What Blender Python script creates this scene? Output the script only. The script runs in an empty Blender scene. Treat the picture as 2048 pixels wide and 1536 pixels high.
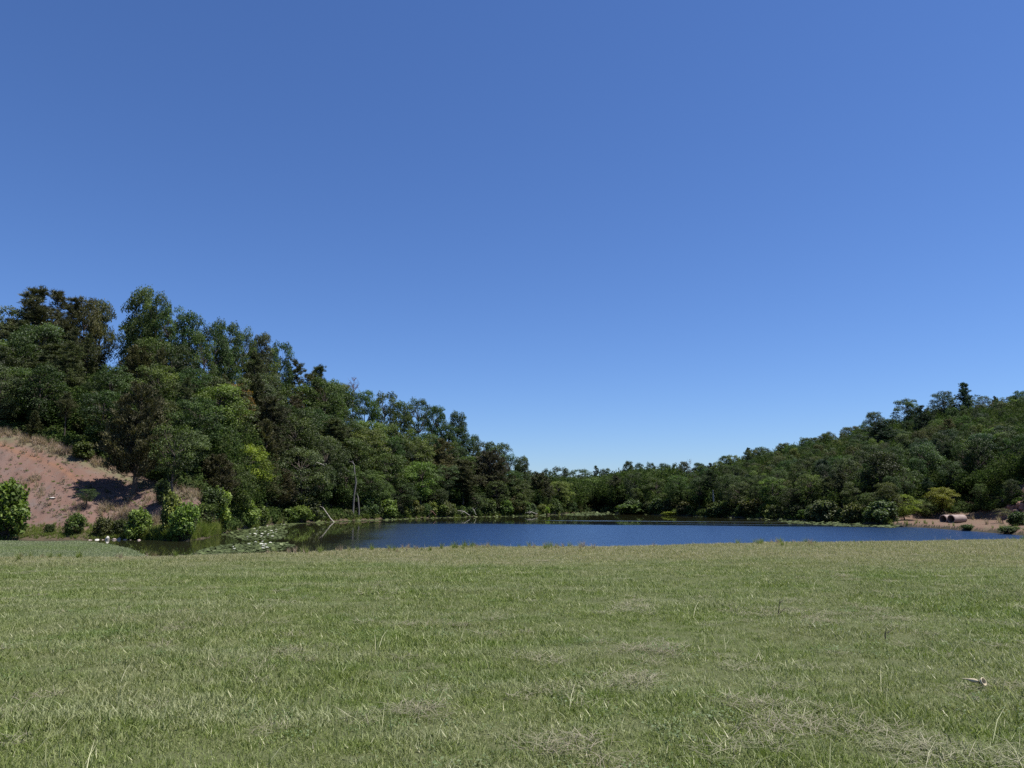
import bpy, math, random
import numpy as np
from mathutils import Vector, Matrix
R = math.radians
sc = bpy.context.scene
C = sc.collection
rng = np.random.default_rng(7)
random.seed(7)

# ------------------------------------------------------------------ camera, sky, sun, exposure
F = 1462.0                                   # focal length in pixels of the 2048 px wide photograph
PITCH = math.atan((998 - 768) / F)
SP, CP = math.sin(PITCH), math.cos(PITCH)
EYE = 1.6
cam = bpy.data.cameras.new('camera'); camo = bpy.data.objects.new('camera', cam); C.objects.link(camo)
camo.location = (0, 0, EYE); camo.rotation_euler = (math.pi/2 + PITCH, 0, 0)
cam.sensor_width = 36; cam.lens = 36 * F / 2048; cam.clip_start = 0.05; cam.clip_end = 20000
sc.camera = camo
SUN_EL, SUN_AZ = 67, 90                      # azimuth measured clockwise from the view direction
w = bpy.data.worlds.new('World'); sc.world = w; w.use_nodes = True
nt = w.node_tree; nt.nodes.clear()
sky = nt.nodes.new('ShaderNodeTexSky'); sky.sky_type = 'NISHITA'; sky.sun_disc = False
sky.sun_elevation = R(SUN_EL); sky.sun_rotation = R(SUN_AZ)
sky.altitude = 300; sky.air_density = 1.0; sky.dust_density = 0.15; sky.ozone_density = 3.0
bg = nt.nodes.new('ShaderNodeBackground'); bg.inputs['Strength'].default_value = 0.086
wo = nt.nodes.new('ShaderNodeOutputWorld')
hs = nt.nodes.new('ShaderNodeHueSaturation'); hs.inputs['Saturation'].default_value = 1.04
tn_ = nt.nodes.new('ShaderNodeMix'); tn_.data_type = 'RGBA'; tn_.blend_type = 'MULTIPLY'; tn_.inputs[0].default_value = 1; tn_.inputs[7].default_value = (.54, .675, .95, 1)   # the camera's white balance
nt.links.new(sky.outputs[0], hs.inputs['Color']); nt.links.new(hs.outputs[0], tn_.inputs[6]); nt.links.new(tn_.outputs[2], bg.inputs[0]); nt.links.new(bg.outputs[0], wo.inputs[0])
sl = bpy.data.lights.new('sun', 'SUN'); sl.energy = 5.0; sl.angle = R(0.53); sl.color = (1, .96, .9)
so = bpy.data.objects.new('sun', sl); C.objects.link(so)
sd = Vector((math.sin(R(SUN_AZ)) * math.cos(R(SUN_EL)), math.cos(R(SUN_AZ)) * math.cos(R(SUN_EL)), math.sin(R(SUN_EL))))
so.rotation_euler = sd.to_track_quat('Z', 'Y').to_euler(); so.location = (0, 0, 60)
sc.view_settings.view_transform = 'Standard'; sc.view_settings.look = 'None'
sc.view_settings.exposure = 0.7; sc.view_settings.gamma = 1
sc.view_settings.use_curve_mapping = False
sc.render.engine = 'CYCLES'
sc.cycles.max_bounces = 6; sc.cycles.transparent_max_bounces = 4; sc.cycles.diffuse_bounces = 3
sc.cycles.glossy_bounces = 3; sc.cycles.transmission_bounces = 3
sc.cycles.caustics_reflective = False; sc.cycles.caustics_refractive = False
sc.cycles.use_denoising = False

# ------------------------------------------------------------------ helpers
def slope(py):
    v = 768 - py
    return (F*SP + v*CP) / (F*CP - v*SP)
def px2(px, py, Y):
    """the world point at forward distance Y that the photograph shows at (px, py)"""
    v = 768 - py; k = Y / (F*CP - v*SP)
    return np.array([(px-1024)*k, Y, EYE + slope(py)*Y])
def onz(px, py, z):
    return px2(px, py, (z-EYE)/slope(py))
def to_px(x, y, z):
    dz = z - EYE; d = y*CP + dz*SP; u = -y*SP + dz*CP
    return 1024 + F*x/d, 768 - F*u/d
def ip(x, tab):
    t = np.array(tab, float); return np.interp(x, t[:, 0], t[:, 1])
_perm = np.random.default_rng(3).random((256, 256))
def noise(x, y, s=1.0, seed=0):
    x = np.asarray(x)/s + seed*17.3; y = np.asarray(y)/s + seed*9.1
    xi = np.floor(x).astype(int); yi = np.floor(y).astype(int); fx = x-xi; fy = y-yi
    fx = fx*fx*(3-2*fx); fy = fy*fy*(3-2*fy); p = lambda a, b: _perm[a % 256, b % 256]
    return (p(xi, yi)*(1-fx)+p(xi+1, yi)*fx)*(1-fy)+(p(xi, yi+1)*(1-fx)+p(xi+1, yi+1)*fx)*fy - .5
def ss(a, b, x):
    t = np.clip((np.asarray(x)-a)/(b-a), 0, 1); return t*t*(3-2*t)

def mesh(name, verts, faces, mats=(), attr=None, smooth=False, fmat=None):
    """faces: an (n,k) array, or a list of such arrays"""
    me = bpy.data.meshes.new(name)
    verts = np.asarray(verts, dtype=np.float32).reshape(-1, 3)
    if not isinstance(faces, list): faces = [faces]
    faces = [np.asarray(f, dtype=np.int32) for f in faces if len(f)]
    nl = sum(f.size for f in faces); nf = sum(len(f) for f in faces)
    me.vertices.add(len(verts)); me.vertices.foreach_set('co', verts.ravel())
    me.loops.add(nl); me.polygons.add(nf)
    me.loops.foreach_set('vertex_index', np.concatenate([f.ravel() for f in faces]))
    tot = np.concatenate([np.full(len(f), f.shape[1], np.int32) for f in faces])
    st = np.concatenate([[0], np.cumsum(tot)[:-1]]).astype(np.int32)
    me.polygons.foreach_set('loop_start', st); me.polygons.foreach_set('loop_total', tot)
    if smooth: me.polygons.foreach_set('use_smooth', np.ones(nf, bool))
    if fmat is not None: me.polygons.foreach_set('material_index', np.asarray(fmat, np.int32))
    me.update(calc_edges=True)
    for m in mats: me.materials.append(m)
    if attr:
        for k, v in attr.items():
            a = me.attributes.new(k, 'FLOAT', 'POINT'); a.data.foreach_set('value', np.asarray(v, np.float32))
    return me
def obj(name, me, parent=None, kind=None, label=None, cat=None, group=None, loc=None):
    o = bpy.data.objects.new(name, me); C.objects.link(o)
    if parent is not None: o.parent = parent
    if loc is not None: o.location = loc
    if kind: o['kind'] = kind
    if label: o['label'] = label
    if cat: o['category'] = cat
    if group: o['group'] = group
    return o
class Geo:
    """collects vertices, faces and the 'tone' attribute"""
    def __init__(s): s.v = []; s.q = []; s.t = []; s.a = []; s.n = 0
    def add(s, v, q=None, t=None, tone=.5):
        v = np.asarray(v, float).reshape(-1, 3)
        if q is not None and len(q): s.q.append(np.asarray(q)+s.n)
        if t is not None and len(t): s.t.append(np.asarray(t)+s.n)
        s.a.append(np.broadcast_to(np.asarray(tone, float), (len(v),))); s.v.append(v); s.n += len(v)
    def mesh(s, name, mats, smooth=False):
        fs = []
        if s.q: fs.append(np.concatenate(s.q))
        if s.t: fs.append(np.concatenate(s.t))
        return mesh(name, np.concatenate(s.v), fs, mats, {'tone': np.concatenate(s.a)}, smooth)
def nrm(a): return a/np.maximum(np.linalg.norm(a, axis=-1, keepdims=True), 1e-9)
def rdir(n, g): return nrm(g.normal(size=(n, 3)))
def tube(G, pts, rad, sides=6, tone=.5):
    pts = np.asarray(pts, float); rad = np.broadcast_to(rad, (len(pts),)); V = []
    for i in range(len(pts)):
        d = nrm(pts[min(i+1, len(pts)-1)]-pts[max(i-1, 0)])
        a = np.cross(d, [0.31, .92, .21]); a = nrm(a); b = np.cross(d, a)
        th = np.linspace(0, 2*math.pi, sides, endpoint=False)[:, None]
        V.append(pts[i]+rad[i]*(np.cos(th)*a+np.sin(th)*b))
    q = [[i*sides+j, i*sides+(j+1) % sides, (i+1)*sides+(j+1) % sides, (i+1)*sides+j] for i in range(len(pts)-1) for j in range(sides)]
    G.add(np.concatenate(V), q, None, tone)
def leaves(G, c, size, g, tone, up=None, asp=.6, droop=0.0):
    """rhombic folded leaves at the points c; up: preferred facing"""
    n = len(c); L = rdir(n, g); N = rdir(n, g)
    if up is not None: N = nrm(N*.8+up)
    L = nrm(L - (L*N).sum(1)[:, None]*N); L[:, 2] -= droop; L = nrm(L); W = np.cross(N, L)
    s = (size*g.uniform(.7, 1.3, n))[:, None]
    v = np.stack([c-L*s*.5, c+W*s*asp*.5+N*s*.12, c+L*s*.5, c-W*s*asp*.5+N*s*.12], 1).reshape(-1, 3)
    G.add(v, np.arange(4*n).reshape(-1, 4), None, np.repeat(tone, 4))

# ------------------------------------------------------------------ materials
def newmat(name):
    m = bpy.data.materials.new(name); m.use_nodes = True; m.node_tree.nodes.clear(); return m, m.node_tree
def N(nt, t, **kw):
    n = nt.nodes.new(t)
    for k, v in kw.items():
        if k in n.inputs.keys(): n.inputs[k].default_value = v
        else: setattr(n, k, v)
    return n
def wpos(nt, scale=(1, 1, 1)):
    g = N(nt, 'ShaderNodeNewGeometry'); v = N(nt, 'ShaderNodeVectorMath', operation='MULTIPLY'); v.inputs[1].default_value = scale
    nt.links.new(g.outputs['Position'], v.inputs[0]); return v.outputs[0]
def nz(nt, scale, detail=3, vec=None, rough=.55):
    n = N(nt, 'ShaderNodeTexNoise', Scale=scale, Detail=detail, Roughness=rough)
    nt.links.new(vec if vec is not None else wpos(nt), n.inputs['Vector']); return n.outputs['Fac']
def ramp(nt, fac, stops):
    r = N(nt, 'ShaderNodeValToRGB'); cr = r.color_ramp
    while len(cr.elements) < len(stops): cr.elements.new(.5)
    for e, (p, c) in zip(cr.elements, stops): e.position = p; e.color = tuple(c)+(1,) if len(c) == 3 else c
    nt.links.new(fac, r.inputs[0]); return r.outputs['Color']
def mixc(nt, fac, a, b, mode='MIX'):
    m = N(nt, 'ShaderNodeMix', data_type='RGBA', blend_type=mode)
    for s, v in ((m.inputs[0], fac), (m.inputs[6], a), (m.inputs[7], b)):
        if isinstance(v, (int, float)): s.default_value = v
        elif isinstance(v, tuple): s.default_value = v+(1,) if len(v) == 3 else v
        else: nt.links.new(v, s)
    return m.outputs[2]
def mth(nt, op, a, b=0.0, clamp=False):
    m = N(nt, 'ShaderNodeMath', operation=op, use_clamp=clamp)
    for s, v in ((m.inputs[0], a), (m.inputs[1], b)):
        if isinstance(v, (int, float)): s.default_value = v
        else: nt.links.new(v, s)
    return m.outputs[0]
def rng_(nt, v, a, b, c=0., d=1.):
    m = N(nt, 'ShaderNodeMapRange', interpolation_type='SMOOTHSTEP'); nt.links.new(v, m.inputs[0])
    for i, x in enumerate((a, b, c, d)): m.inputs[i+1].default_value = x
    return m.outputs[0]
def attr(nt, name): return N(nt, 'ShaderNodeAttribute', attribute_name=name).outputs['Fac']
def finish(nt, col, rough=.9, spec=.3, bump=None, bdist=.05, bstr=.6, trans=0., tcol=None):
    p = N(nt, 'ShaderNodeBsdfPrincipled', Roughness=rough); p.inputs['Specular IOR Level'].default_value = spec
    if isinstance(col, tuple): p.inputs['Base Color'].default_value = col+(1,)
    else: nt.links.new(col, p.inputs['Base Color'])
    if bump is not None:
        b = N(nt, 'ShaderNodeBump', Strength=bstr, Distance=bdist); nt.links.new(bump, b.inputs['Height']); nt.links.new(b.outputs[0], p.inputs['Normal'])
    out = N(nt, 'ShaderNodeOutputMaterial'); s = p.outputs[0]
    if trans:
        t = N(nt, 'ShaderNodeBsdfTranslucent'); mx = N(nt, 'ShaderNodeMixShader'); mx.inputs[0].default_value = trans
        tc = tcol if tcol is not None else col
        if isinstance(tc, tuple): t.inputs[0].default_value = tc+(1,)
        else: nt.links.new(tc, t.inputs[0])
        nt.links.new(s, mx.inputs[1]); nt.links.new(t.outputs[0], mx.inputs[2]); s = mx.outputs[0]
    nt.links.new(s, out.inputs[0])

# foliage: the tree's own colour (object colour) varied leaf by leaf
def foliage(name, rough=.5, spec=.4, trans=.25, lo=.45, hi=1.85):
    m, t = newmat(name)
    oi = N(t, 'ShaderNodeObjectInfo'); a = attr(t, 'tone')
    k = rng_(t, a, 0, 1, lo, hi); cc = N(t, 'ShaderNodeCombineColor')
    for i in range(3): t.links.new(k, cc.inputs[i])
    c = mixc(t, 1.0, oi.outputs['Color'], cc.outputs[0], 'MULTIPLY')
    yl = mixc(t, 1.0, c, (1.25, 1.1, .6), 'MULTIPLY')
    c2 = mixc(t, rng_(t, a, .6, 1, 0, .7), c, yl)
    tc = mixc(t, 1.0, c2, (1.5, 1.7, .8), 'MULTIPLY')
    finish(t, c2, rough, spec, trans=trans, tcol=tc); return m
M_leaf = foliage('leaf_broad', .6, .28)
M_needle = foliage('needles', .6, .3, .12)
def simple(name, col, rough=.8, spec=.3, var=.35, scale=3., b=.02):
    m, t = newmat(name); n = nz(t, scale, 4)
    lo = tuple(x*(1-var) for x in col); hi = tuple(min(1, x*(1+var)) for x in col)
    finish(t, ramp(t, n, [(.3, lo), (.7, hi)]), rough, spec, bump=n, bdist=b); return m
M_bark = simple('bark', (.085, .068, .055), .9, .2, .4, 6)
M_bark_pale = simple('weathered_wood', (.34, .31, .27), .8, .3, .3, 5)
M_bark_grey = simple('grey_dead_wood', (.16, .14, .13), .85, .3, .3, 5)
M_deadtwig = simple('reddish_dead_wood', (.16, .085, .07), .85, .2, .3, 8)

# ------------------------------------------------------------------ terrain
WZ = -2.4
def Yf_(py): return 4.0*1480/(py-998)
FARPX = [(-1200, 1081), (0, 1080.5), (150, 1079), (250, 1077), (300, 1078), (380, 1080), (420, 1074), (450, 1065), (490, 1057), (560, 1048), (640, 1044), (740, 1040),
         (850, 1036), (960, 1033), (1060, 1031), (1115, 1029), (1138, 1026), (1165, 1023), (1200, 1022.5), (1228, 1025.5), (1250, 1027.5), (1300, 1029), (1400, 1033),
         (1500, 1037), (1600, 1041), (1700, 1046), (1780, 1050), (1840, 1054), (1920, 1060), (2000, 1066), (2060, 1071), (2300, 1085), (3300, 1090)]
FAR = [(c, Yf_(p)) for c, p in FARPX]
NEAR = [(-1200, 66), (0, 66), (150, 65), (200, 63), (250, 57), (300, 48), (350, 42), (400, 39), (460, 37), (1800, 37), (2100, 42), (3300, 44)]
CREST = [(-1200, 20.5), (0, 20.5), (300, 21), (500, 22), (800, 24.0), (1300, 25.7), (2000, 29.3), (3300, 33)]
TERR = [(-1200, -2.0), (300, -2.0), (380, -2.3), (420, -6), (3300, -6)]
SKY = [(-1200, 560), (-300, 560), (0, 605), (100, 588), (200, 606), (300, 592), (400, 652), (500, 668), (570, 700), (650, 752), (700, 777), (800, 805), (850, 815), (900, 845),
       (950, 880), (1000, 893), (1045, 925), (1060, 940), (1100, 944), (1200, 941), (1260, 930), (1330, 932), (1400, 917), (1500, 890), (1600, 870), (1700, 845), (1800, 815),
       (1900, 792), (2048, 772), (2500, 700), (3300, 640)]
OR = [(-1200, 48), (0, 50), (400, 50), (700, 45), (900, 34), (1000, 24), (1045, 22), (1070, 45), (1100, 70), (1300, 70), (1500, 78), (1700, 90), (1850, 102), (2048, 118), (3300, 118)]
TH = [(-1200, 17), (600, 16), (900, 14), (1000, 12), (1040, 13), (1080, 13), (1300, 10.5), (1500, 8.2), (2048, 8.4), (3300, 8.4)]
ZB = [(-1200, -1.9), (0, -1.95), (420, -2.0), (1100, -2.0), (1180, -2.15), (1700, -2.0), (1760, -2.0), (1800, -1.9), (3300, -1.8)]
OA = [(-1200, 3.5), (0, 3.5), (300, 3), (420, 2.2), (1100, 2), (1180, 6), (1240, 2), (1720, 2), (1775, 5), (1800, 12), (1850, 22), (1950, 32), (1990, 30), (2048, 27), (3300, 30)]
ZA = [(-1200, -1.5), (0, -1.5), (300, -1.5), (500, -1.7), (1100, -1.8), (1180, -2.1), (1240, -1.8), (1780, -1.8), (1850, -1.75), (3300, -1.6)]
OB = [(-1200, 20), (0, 20), (200, 17), (300, 14), (400, 10), (500, 8), (1100, 8), (1180, 12), (1780, 14), (1850, 29), (1950, 39), (1990, 37), (2020, 33), (2048, 33), (3300, 36)]
BPX = [(-1200, 800), (-300, 820), (0, 868), (100, 893), (200, 930), (300, 966), (400, 995), (440, 1006)]
def ZBank(c, Yb):
    py = ip(c, BPX); v = 768-py; s = (F*SP+v*CP)/(F*CP-v*SP)
    left = EYE+s*Yb
    oth = ip(c, [(440, 0), (500, .2), (1000, 0), (1100, -1.2), (1180, -1.6), (1300, -.6), (1780, 0), (1950, 1.2), (2000, 1.5), (2048, 3.2), (3300, 4)])
    t = ss(410, 470, c); return left*(1-t)+oth*t
def ZRidge(c, Yr):
    py = ip(c, SKY); v = 768-py; s = (F*SP+v*CP)/(F*CP-v*SP); return EYE+s*Yr-ip(c, TH)
def terrain(x, Y):
    x = np.asarray(x, float); Y = np.asarray(Y, float)
    c = 1024+1480*x/np.maximum(Y, 1.0); c = np.where(Y < 1, 1024, c); c = np.clip(c, -1200, 3300)
    wob = 1.2*noise(x, Y, 3.0, 1)+.5*noise(x, Y, .9, 2)
    yc = ip(c, CREST)+.7*noise(x, Y*0, 5, 3); t = np.maximum(0, Y-yc)
    z = .07*noise(x, Y, 4.5, 4)+.03*noise(x, Y, 1.1, 5)-t*t/(t+1.5)/2.7
    zt = ip(c, TERR)+.12*noise(x, Y, 7, 6); z = np.maximum(z, zt)
    yn = ip(c, NEAR)+wob; yf = ip(c, FAR)+wob*ss(60, 90, ip(c, FAR))*1.0+.3*wob
    land = np.minimum(z, WZ+.28*(yn-Y)+.06*noise(x, Y, .7, 8))
    d = np.minimum(Y-yn, yf-Y); bed = WZ-np.minimum(1.6, .22*np.maximum(d, 0))
    o = Y-yf; yb = ip(c, OB); ya = ip(c, OA); yr = ip(c, OR)
    zb = ip(c, ZB); za = ip(c, ZA); zB = ZBank(c, yf+yb); zR = ZRidge(c, yf+yr)
    k0 = np.zeros_like(c); s = lambda a, b: np.clip((o-a)/np.maximum(b-a, .01), 0, 1)
    f = WZ+(zb-WZ)*s(k0, .9)+(za-zb)*s(.9, ya)+(zB-za)*s(ya, yb)
    e = s(yb, yr); f = f+(zR-zB)*(e*.85+.15*np.sin(e*math.pi/2))
    f = f-14*ss(0, 90, o-yr)*(zR > 6)
    rough = ss(1.5, 8, o)
    f = f+rough*(.35*noise(x, Y, 5, 9)+.18*noise(x, Y, 1.6, 10))
    red = ss(440, 380, c)*ss(3, 6, o)*ss(yb+3, yb-2, o)
    rill = np.abs(noise(x+.35*Y, Y*.25, .9, 11)); f = f+red*(.3*noise(x+.2*Y, Y*.3, 2.2, 12)-.22*(.25-rill))
    rr = ss(1985, 2010, c)*ss(ya-4, ya, o)*ss(yb+8, yb+2, o); f = f+rr*(.9*noise(x, Y, 1.3, 13)+.5*noise(x, Y, .5, 14))
    spit = ss(1770, 1790, c)*ss(.3, 1.2, o)*ss(yb, ya, o)
    f = f+spit*(.12*noise(x, Y, 1.2, 15)+.08*noise(x, Y, .4, 16))
    out = np.where(Y < yn, land, np.where(Y < yf, bed, f))
    reg = np.where(Y < yn, np.where(Y < yc+6, 0, 1), np.where(Y < yf, 2, np.where(c < 440, np.where((o > 2.5) & (o < yb+1.0), 3, 4), np.where(c < 1052, 4, np.where((c > 1768) & (o < ya+2), 5, np.where((c > 1990) & (o < yb+4), 3, 6))))))
    return out, reg, o, c
def gz(x, y): return float(terrain(np.array([x]), np.array([y]))[0][0])

# ground materials
def ground_green(name, a, b, d, sc_=.6):
    m, t = newmat(name); n = nz(t, sc_, 5); n2 = nz(t, sc_*9, 3)
    c = mixc(t, n2, ramp(t, n, [(.3, a), (.7, b)]), d); finish(t, c, .95, .1, bump=nz(t, 14, 3), bdist=.06); return m
M_lawn = ground_green('lawn_soil', (.06, .08, .03), (.085, .095, .04), (.08, .085, .04), 1.2)
M_terr = ground_green('mown_terrace', (.15, .16, .10), (.14, .18, .07), (.15, .14, .095), .12)
M_floor = ground_green('forest_floor', (.06, .045, .03), (.05, .055, .025), (.09, .065, .045), .5)
M_bed = simple('lake_bed_mud', (.05, .042, .025), .9, .2, .3, 1)
def redsoil():
    m, t = newmat('red_soil')
    big = nz(t, .12, 4); mid = nz(t, 1.1, 5, wpos(t, (1, .5, 1))); fine = nz(t, 9, 5)
    c = ramp(t, big, [(.3, (.112, .070, .058)), (.5, (.134, .080, .062)), (.7, (.138, .092, .076))])
    c = mixc(t, rng_(t, mid, .45, .75, 0, .55), c, (.12, .104, .094))
    st = attr(t, 'streak'); c = mixc(t, mth(t, 'MULTIPLY', st, rng_(t, mid, .3, .6, .5, 1)), c, (.19, .098, .056))
    c = mixc(t, rng_(t, fine, .55, .8, 0, .5), c, (.07, .046, .038))
    c = mixc(t, rng_(t, nz(t, 25, 2), .62, .72, 0, .5), c, (.24, .195, .175))
    veg = attr(t, 'veg'); vn = mth(t, 'MULTIPLY', veg, rng_(t, mid, .25, .55)); c = mixc(t, vn, c, (.11, .105, .06))
    finish(t, c, .95, .15, bump=mixc(t, .5, mid, fine), bdist=.12, bstr=.8); return m
M_red = redsoil()
def spitsoil():
    m, t = newmat('spit_soil'); n = nz(t, 1.4, 5); fine = nz(t, 7, 5)
    c = ramp(t, n, [(.3, (.125, .078, .058)), (.5, (.15, .098, .072)), (.66, (.125, .105, .065)), (.85, (.09, .10, .048))])
    c = mixc(t, rng_(t, fine, .5, .75, 0, .6), c, (.12, .09, .065)); finish(t, c, .95, .1, bump=fine, bdist=.15, bstr=.9); return m
M_spit = spitsoil()

cols = np.concatenate([np.arange(-1200, -60, 14), np.arange(-60, 2110, 5), np.arange(2110, 3301, 14)]).astype(float)
rows = np.concatenate([np.arange(32, 56, 1.0), np.arange(56, 112, .45), np.arange(112, 180, .9), np.arange(180, 330, 3), [340, 360, 400, 500, 700, 1200, 3000]])
cc, rr_ = np.meshgrid(cols, rows); X = (cc-1024)/1480*rr_; Yg = rr_
Zg, Rg, Og, Cg = terrain(X, Yg)
Zg = np.where(Yg > 330, Zg-ss(330, 420, Yg)*8, Zg); Zg = np.where(Yg > 450, -5.0, Zg)
nc = len(cols); V = np.stack([X, Yg, Zg], -1).reshape(-1, 3)
i0 = (np.arange(len(rows)-1)[:, None]*nc+np.arange(nc-1)[None, :]).ravel()
Q = np.stack([i0, i0+1, i0+nc+1, i0+nc], 1)
freg = Rg.ravel()[i0]
# the eroded orange streak and the thin vegetation are stains of the bank itself
pxs, pys = to_px(V[:, 0], V[:, 1], V[:, 2])
def seg_d(px, py, pts):
    d = np.full(px.shape, 1e9)
    for (ax, ay), (bx, by) in zip(pts[:-1], pts[1:]):
        t = np.clip(((px-ax)*(bx-ax)+(py-ay)*(by-ay))/((bx-ax)**2+(by-ay)**2), 0, 1)
        d = np.minimum(d, np.hypot(px-ax-t*(bx-ax), py-ay-t*(by-ay)))
    return d
sdist = seg_d(pxs, pys, [(-60, 862), (0, 890), (60, 912), (115, 932), (148, 955), (166, 975), (172, 990)])
streak = .75*np.exp(-(sdist/5.0)**2)+.12*np.exp(-(sdist/26.0)**2)*(pys < 960)
vdist = np.minimum(seg_d(pxs, pys, [(-50, 868), (60, 884), (130, 912), (200, 935), (260, 958), (330, 985)]), seg_d(pxs, pys, [(350, 985), (420, 1000), (400, 1030)]))
veg = np.exp(-(vdist/9.0)**2)*.95+ss(1052, 1066, pys)*.8+ss(1950, 1960, pxs)*.25
names = {0: ('dam_slope', M_lawn), 1: ('grass_terrace', M_terr), 2: ('lake_bed', M_bed), 3: ('red_dirt_bank', M_red), 4: ('hillside', M_floor), 5: ('dirt_spit', M_spit), 6: ('far_hillside', M_floor)}
for k, (nm, mt) in names.items():
    q = Q[freg == k]
    if not len(q): continue
    u, inv = np.unique(q, return_inverse=True)
    me = mesh(nm, V[u], inv.reshape(-1, 4), [mt], {'streak': streak[u], 'veg': veg[u]}, smooth=True)
    obj(nm, me, kind='structure')
# lawn under the camera
lx = np.arange(-90, 90.1, .5); ly = np.arange(-40, 32.3, .5); LX, LY = np.meshgrid(lx, ly); LZ = terrain(LX, LY)[0]; LZ = LZ-.012*(LY > 31.4)
n1 = len(lx); j0 = (np.arange(len(ly)-1)[:, None]*n1+np.arange(n1-1)[None, :]).ravel()
obj('lawn', mesh('lawn', np.stack([LX, LY, LZ], -1).reshape(-1, 3), np.stack([j0, j0+1, j0+n1+1, j0+n1], 1), [M_lawn], smooth=True), kind='structure')
g = 3000.0
me = mesh('distant_ground', [(-g, -g, -6), (g, -g, -6), (g, g, -6), (-g, g, -6)], np.array([(0, 1, 2, 3)]), [M_floor]); obj('distant_ground', me, kind='structure')

# water: only where the bed lies below its level
m, t = newmat('lake_water')
p = N(t, 'ShaderNodeBsdfPrincipled', IOR=1.333); p.inputs['Base Color'].default_value = (.009, .019, .036, 1)
P = wpos(t); sx = N(t, 'ShaderNodeSeparateXYZ'); t.links.new(P, sx.inputs[0]); wx, wy = sx.outputs[0], sx.outputs[1]
edge = nz(t, 1.0, 3, wpos(t, (.05, .12, 1)))
yy = mth(t, 'ADD', wy, mth(t, 'MULTIPLY', mth(t, 'SUBTRACT', edge, .5), 12.0))
xx = mth(t, 'ADD', wx, mth(t, 'MULTIPLY', mth(t, 'SUBTRACT', edge, .5), 7.0))
far_edge = rng_(t, mth(t, 'ADD', yy, mth(t, 'MULTIPLY', wx, .22)), 122, 116)
left_edge = rng_(t, mth(t, 'ADD', xx, mth(t, 'MULTIPLY', wy, .11)), -10, -3)
patch = mth(t, 'MULTIPLY', far_edge, left_edge)
st = mth(t, 'ADD', mth(t, 'ADD', wy, mth(t, 'MULTIPLY', wx, .25)), mth(t, 'MULTIPLY', mth(t, 'SUBTRACT', edge, .5), 4.0))
s1 = mth(t, 'MULTIPLY', rng_(t, st, 138.5, 140), rng_(t, st, 145, 142.5)); s1 = mth(t, 'MULTIPLY', s1, rng_(t, wx, 2, 10))
s1 = mth(t, 'MULTIPLY', s1, rng_(t, wx, 60, 44, .0, .75))
s2 = mth(t, 'MULTIPLY', mth(t, 'MULTIPLY', rng_(t, st, 126.5, 127.5), rng_(t, st, 131, 129.5)), rng_(t, wx, 18, 34, 0, .5))
mask = mth(t, 'MAXIMUM', patch, mth(t, 'MAXIMUM', s1, s2))
h = mth(t, 'ADD', nz(t, 2.2, 3, wpos(t, (1, 1.6, 1))), mth(t, 'MULTIPLY', nz(t, .55, 2, wpos(t, (1, 2, 1))), 1.2))
bmp = N(t, 'ShaderNodeBump', Distance=.11); t.links.new(h, bmp.inputs['Height']); t.links.new(mth(t, 'ADD', mth(t, 'MULTIPLY', mask, .85), .004), bmp.inputs['Strength'])
t.links.new(bmp.outputs[0], p.inputs['Normal']); t.links.new(rng_(t, mask, 0, 1, .03, .25), p.inputs['Roughness']); o_ = N(t, 'ShaderNodeOutputMaterial'); t.links.new(p.outputs[0], o_.inputs[0])
deep = mth(t, 'MULTIPLY', rng_(t, mth(t, 'ADD', wx, mth(t, 'MULTIPLY', wy, .11)), -12, 2), rng_(t, mth(t, 'ADD', wy, mth(t, 'MULTIPLY', wx, .22)), 136, 112))  # deep zone follows the ripple patch; its blue paints in reflected sky
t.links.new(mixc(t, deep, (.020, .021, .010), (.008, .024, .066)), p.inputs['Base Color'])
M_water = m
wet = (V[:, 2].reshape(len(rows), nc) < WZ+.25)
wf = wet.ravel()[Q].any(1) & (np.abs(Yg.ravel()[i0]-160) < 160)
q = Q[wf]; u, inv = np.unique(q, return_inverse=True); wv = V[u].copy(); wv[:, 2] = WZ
obj('lake_water', mesh('lake_water', wv, inv.reshape(-1, 4), [M_water], smooth=True), kind='structure')

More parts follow.
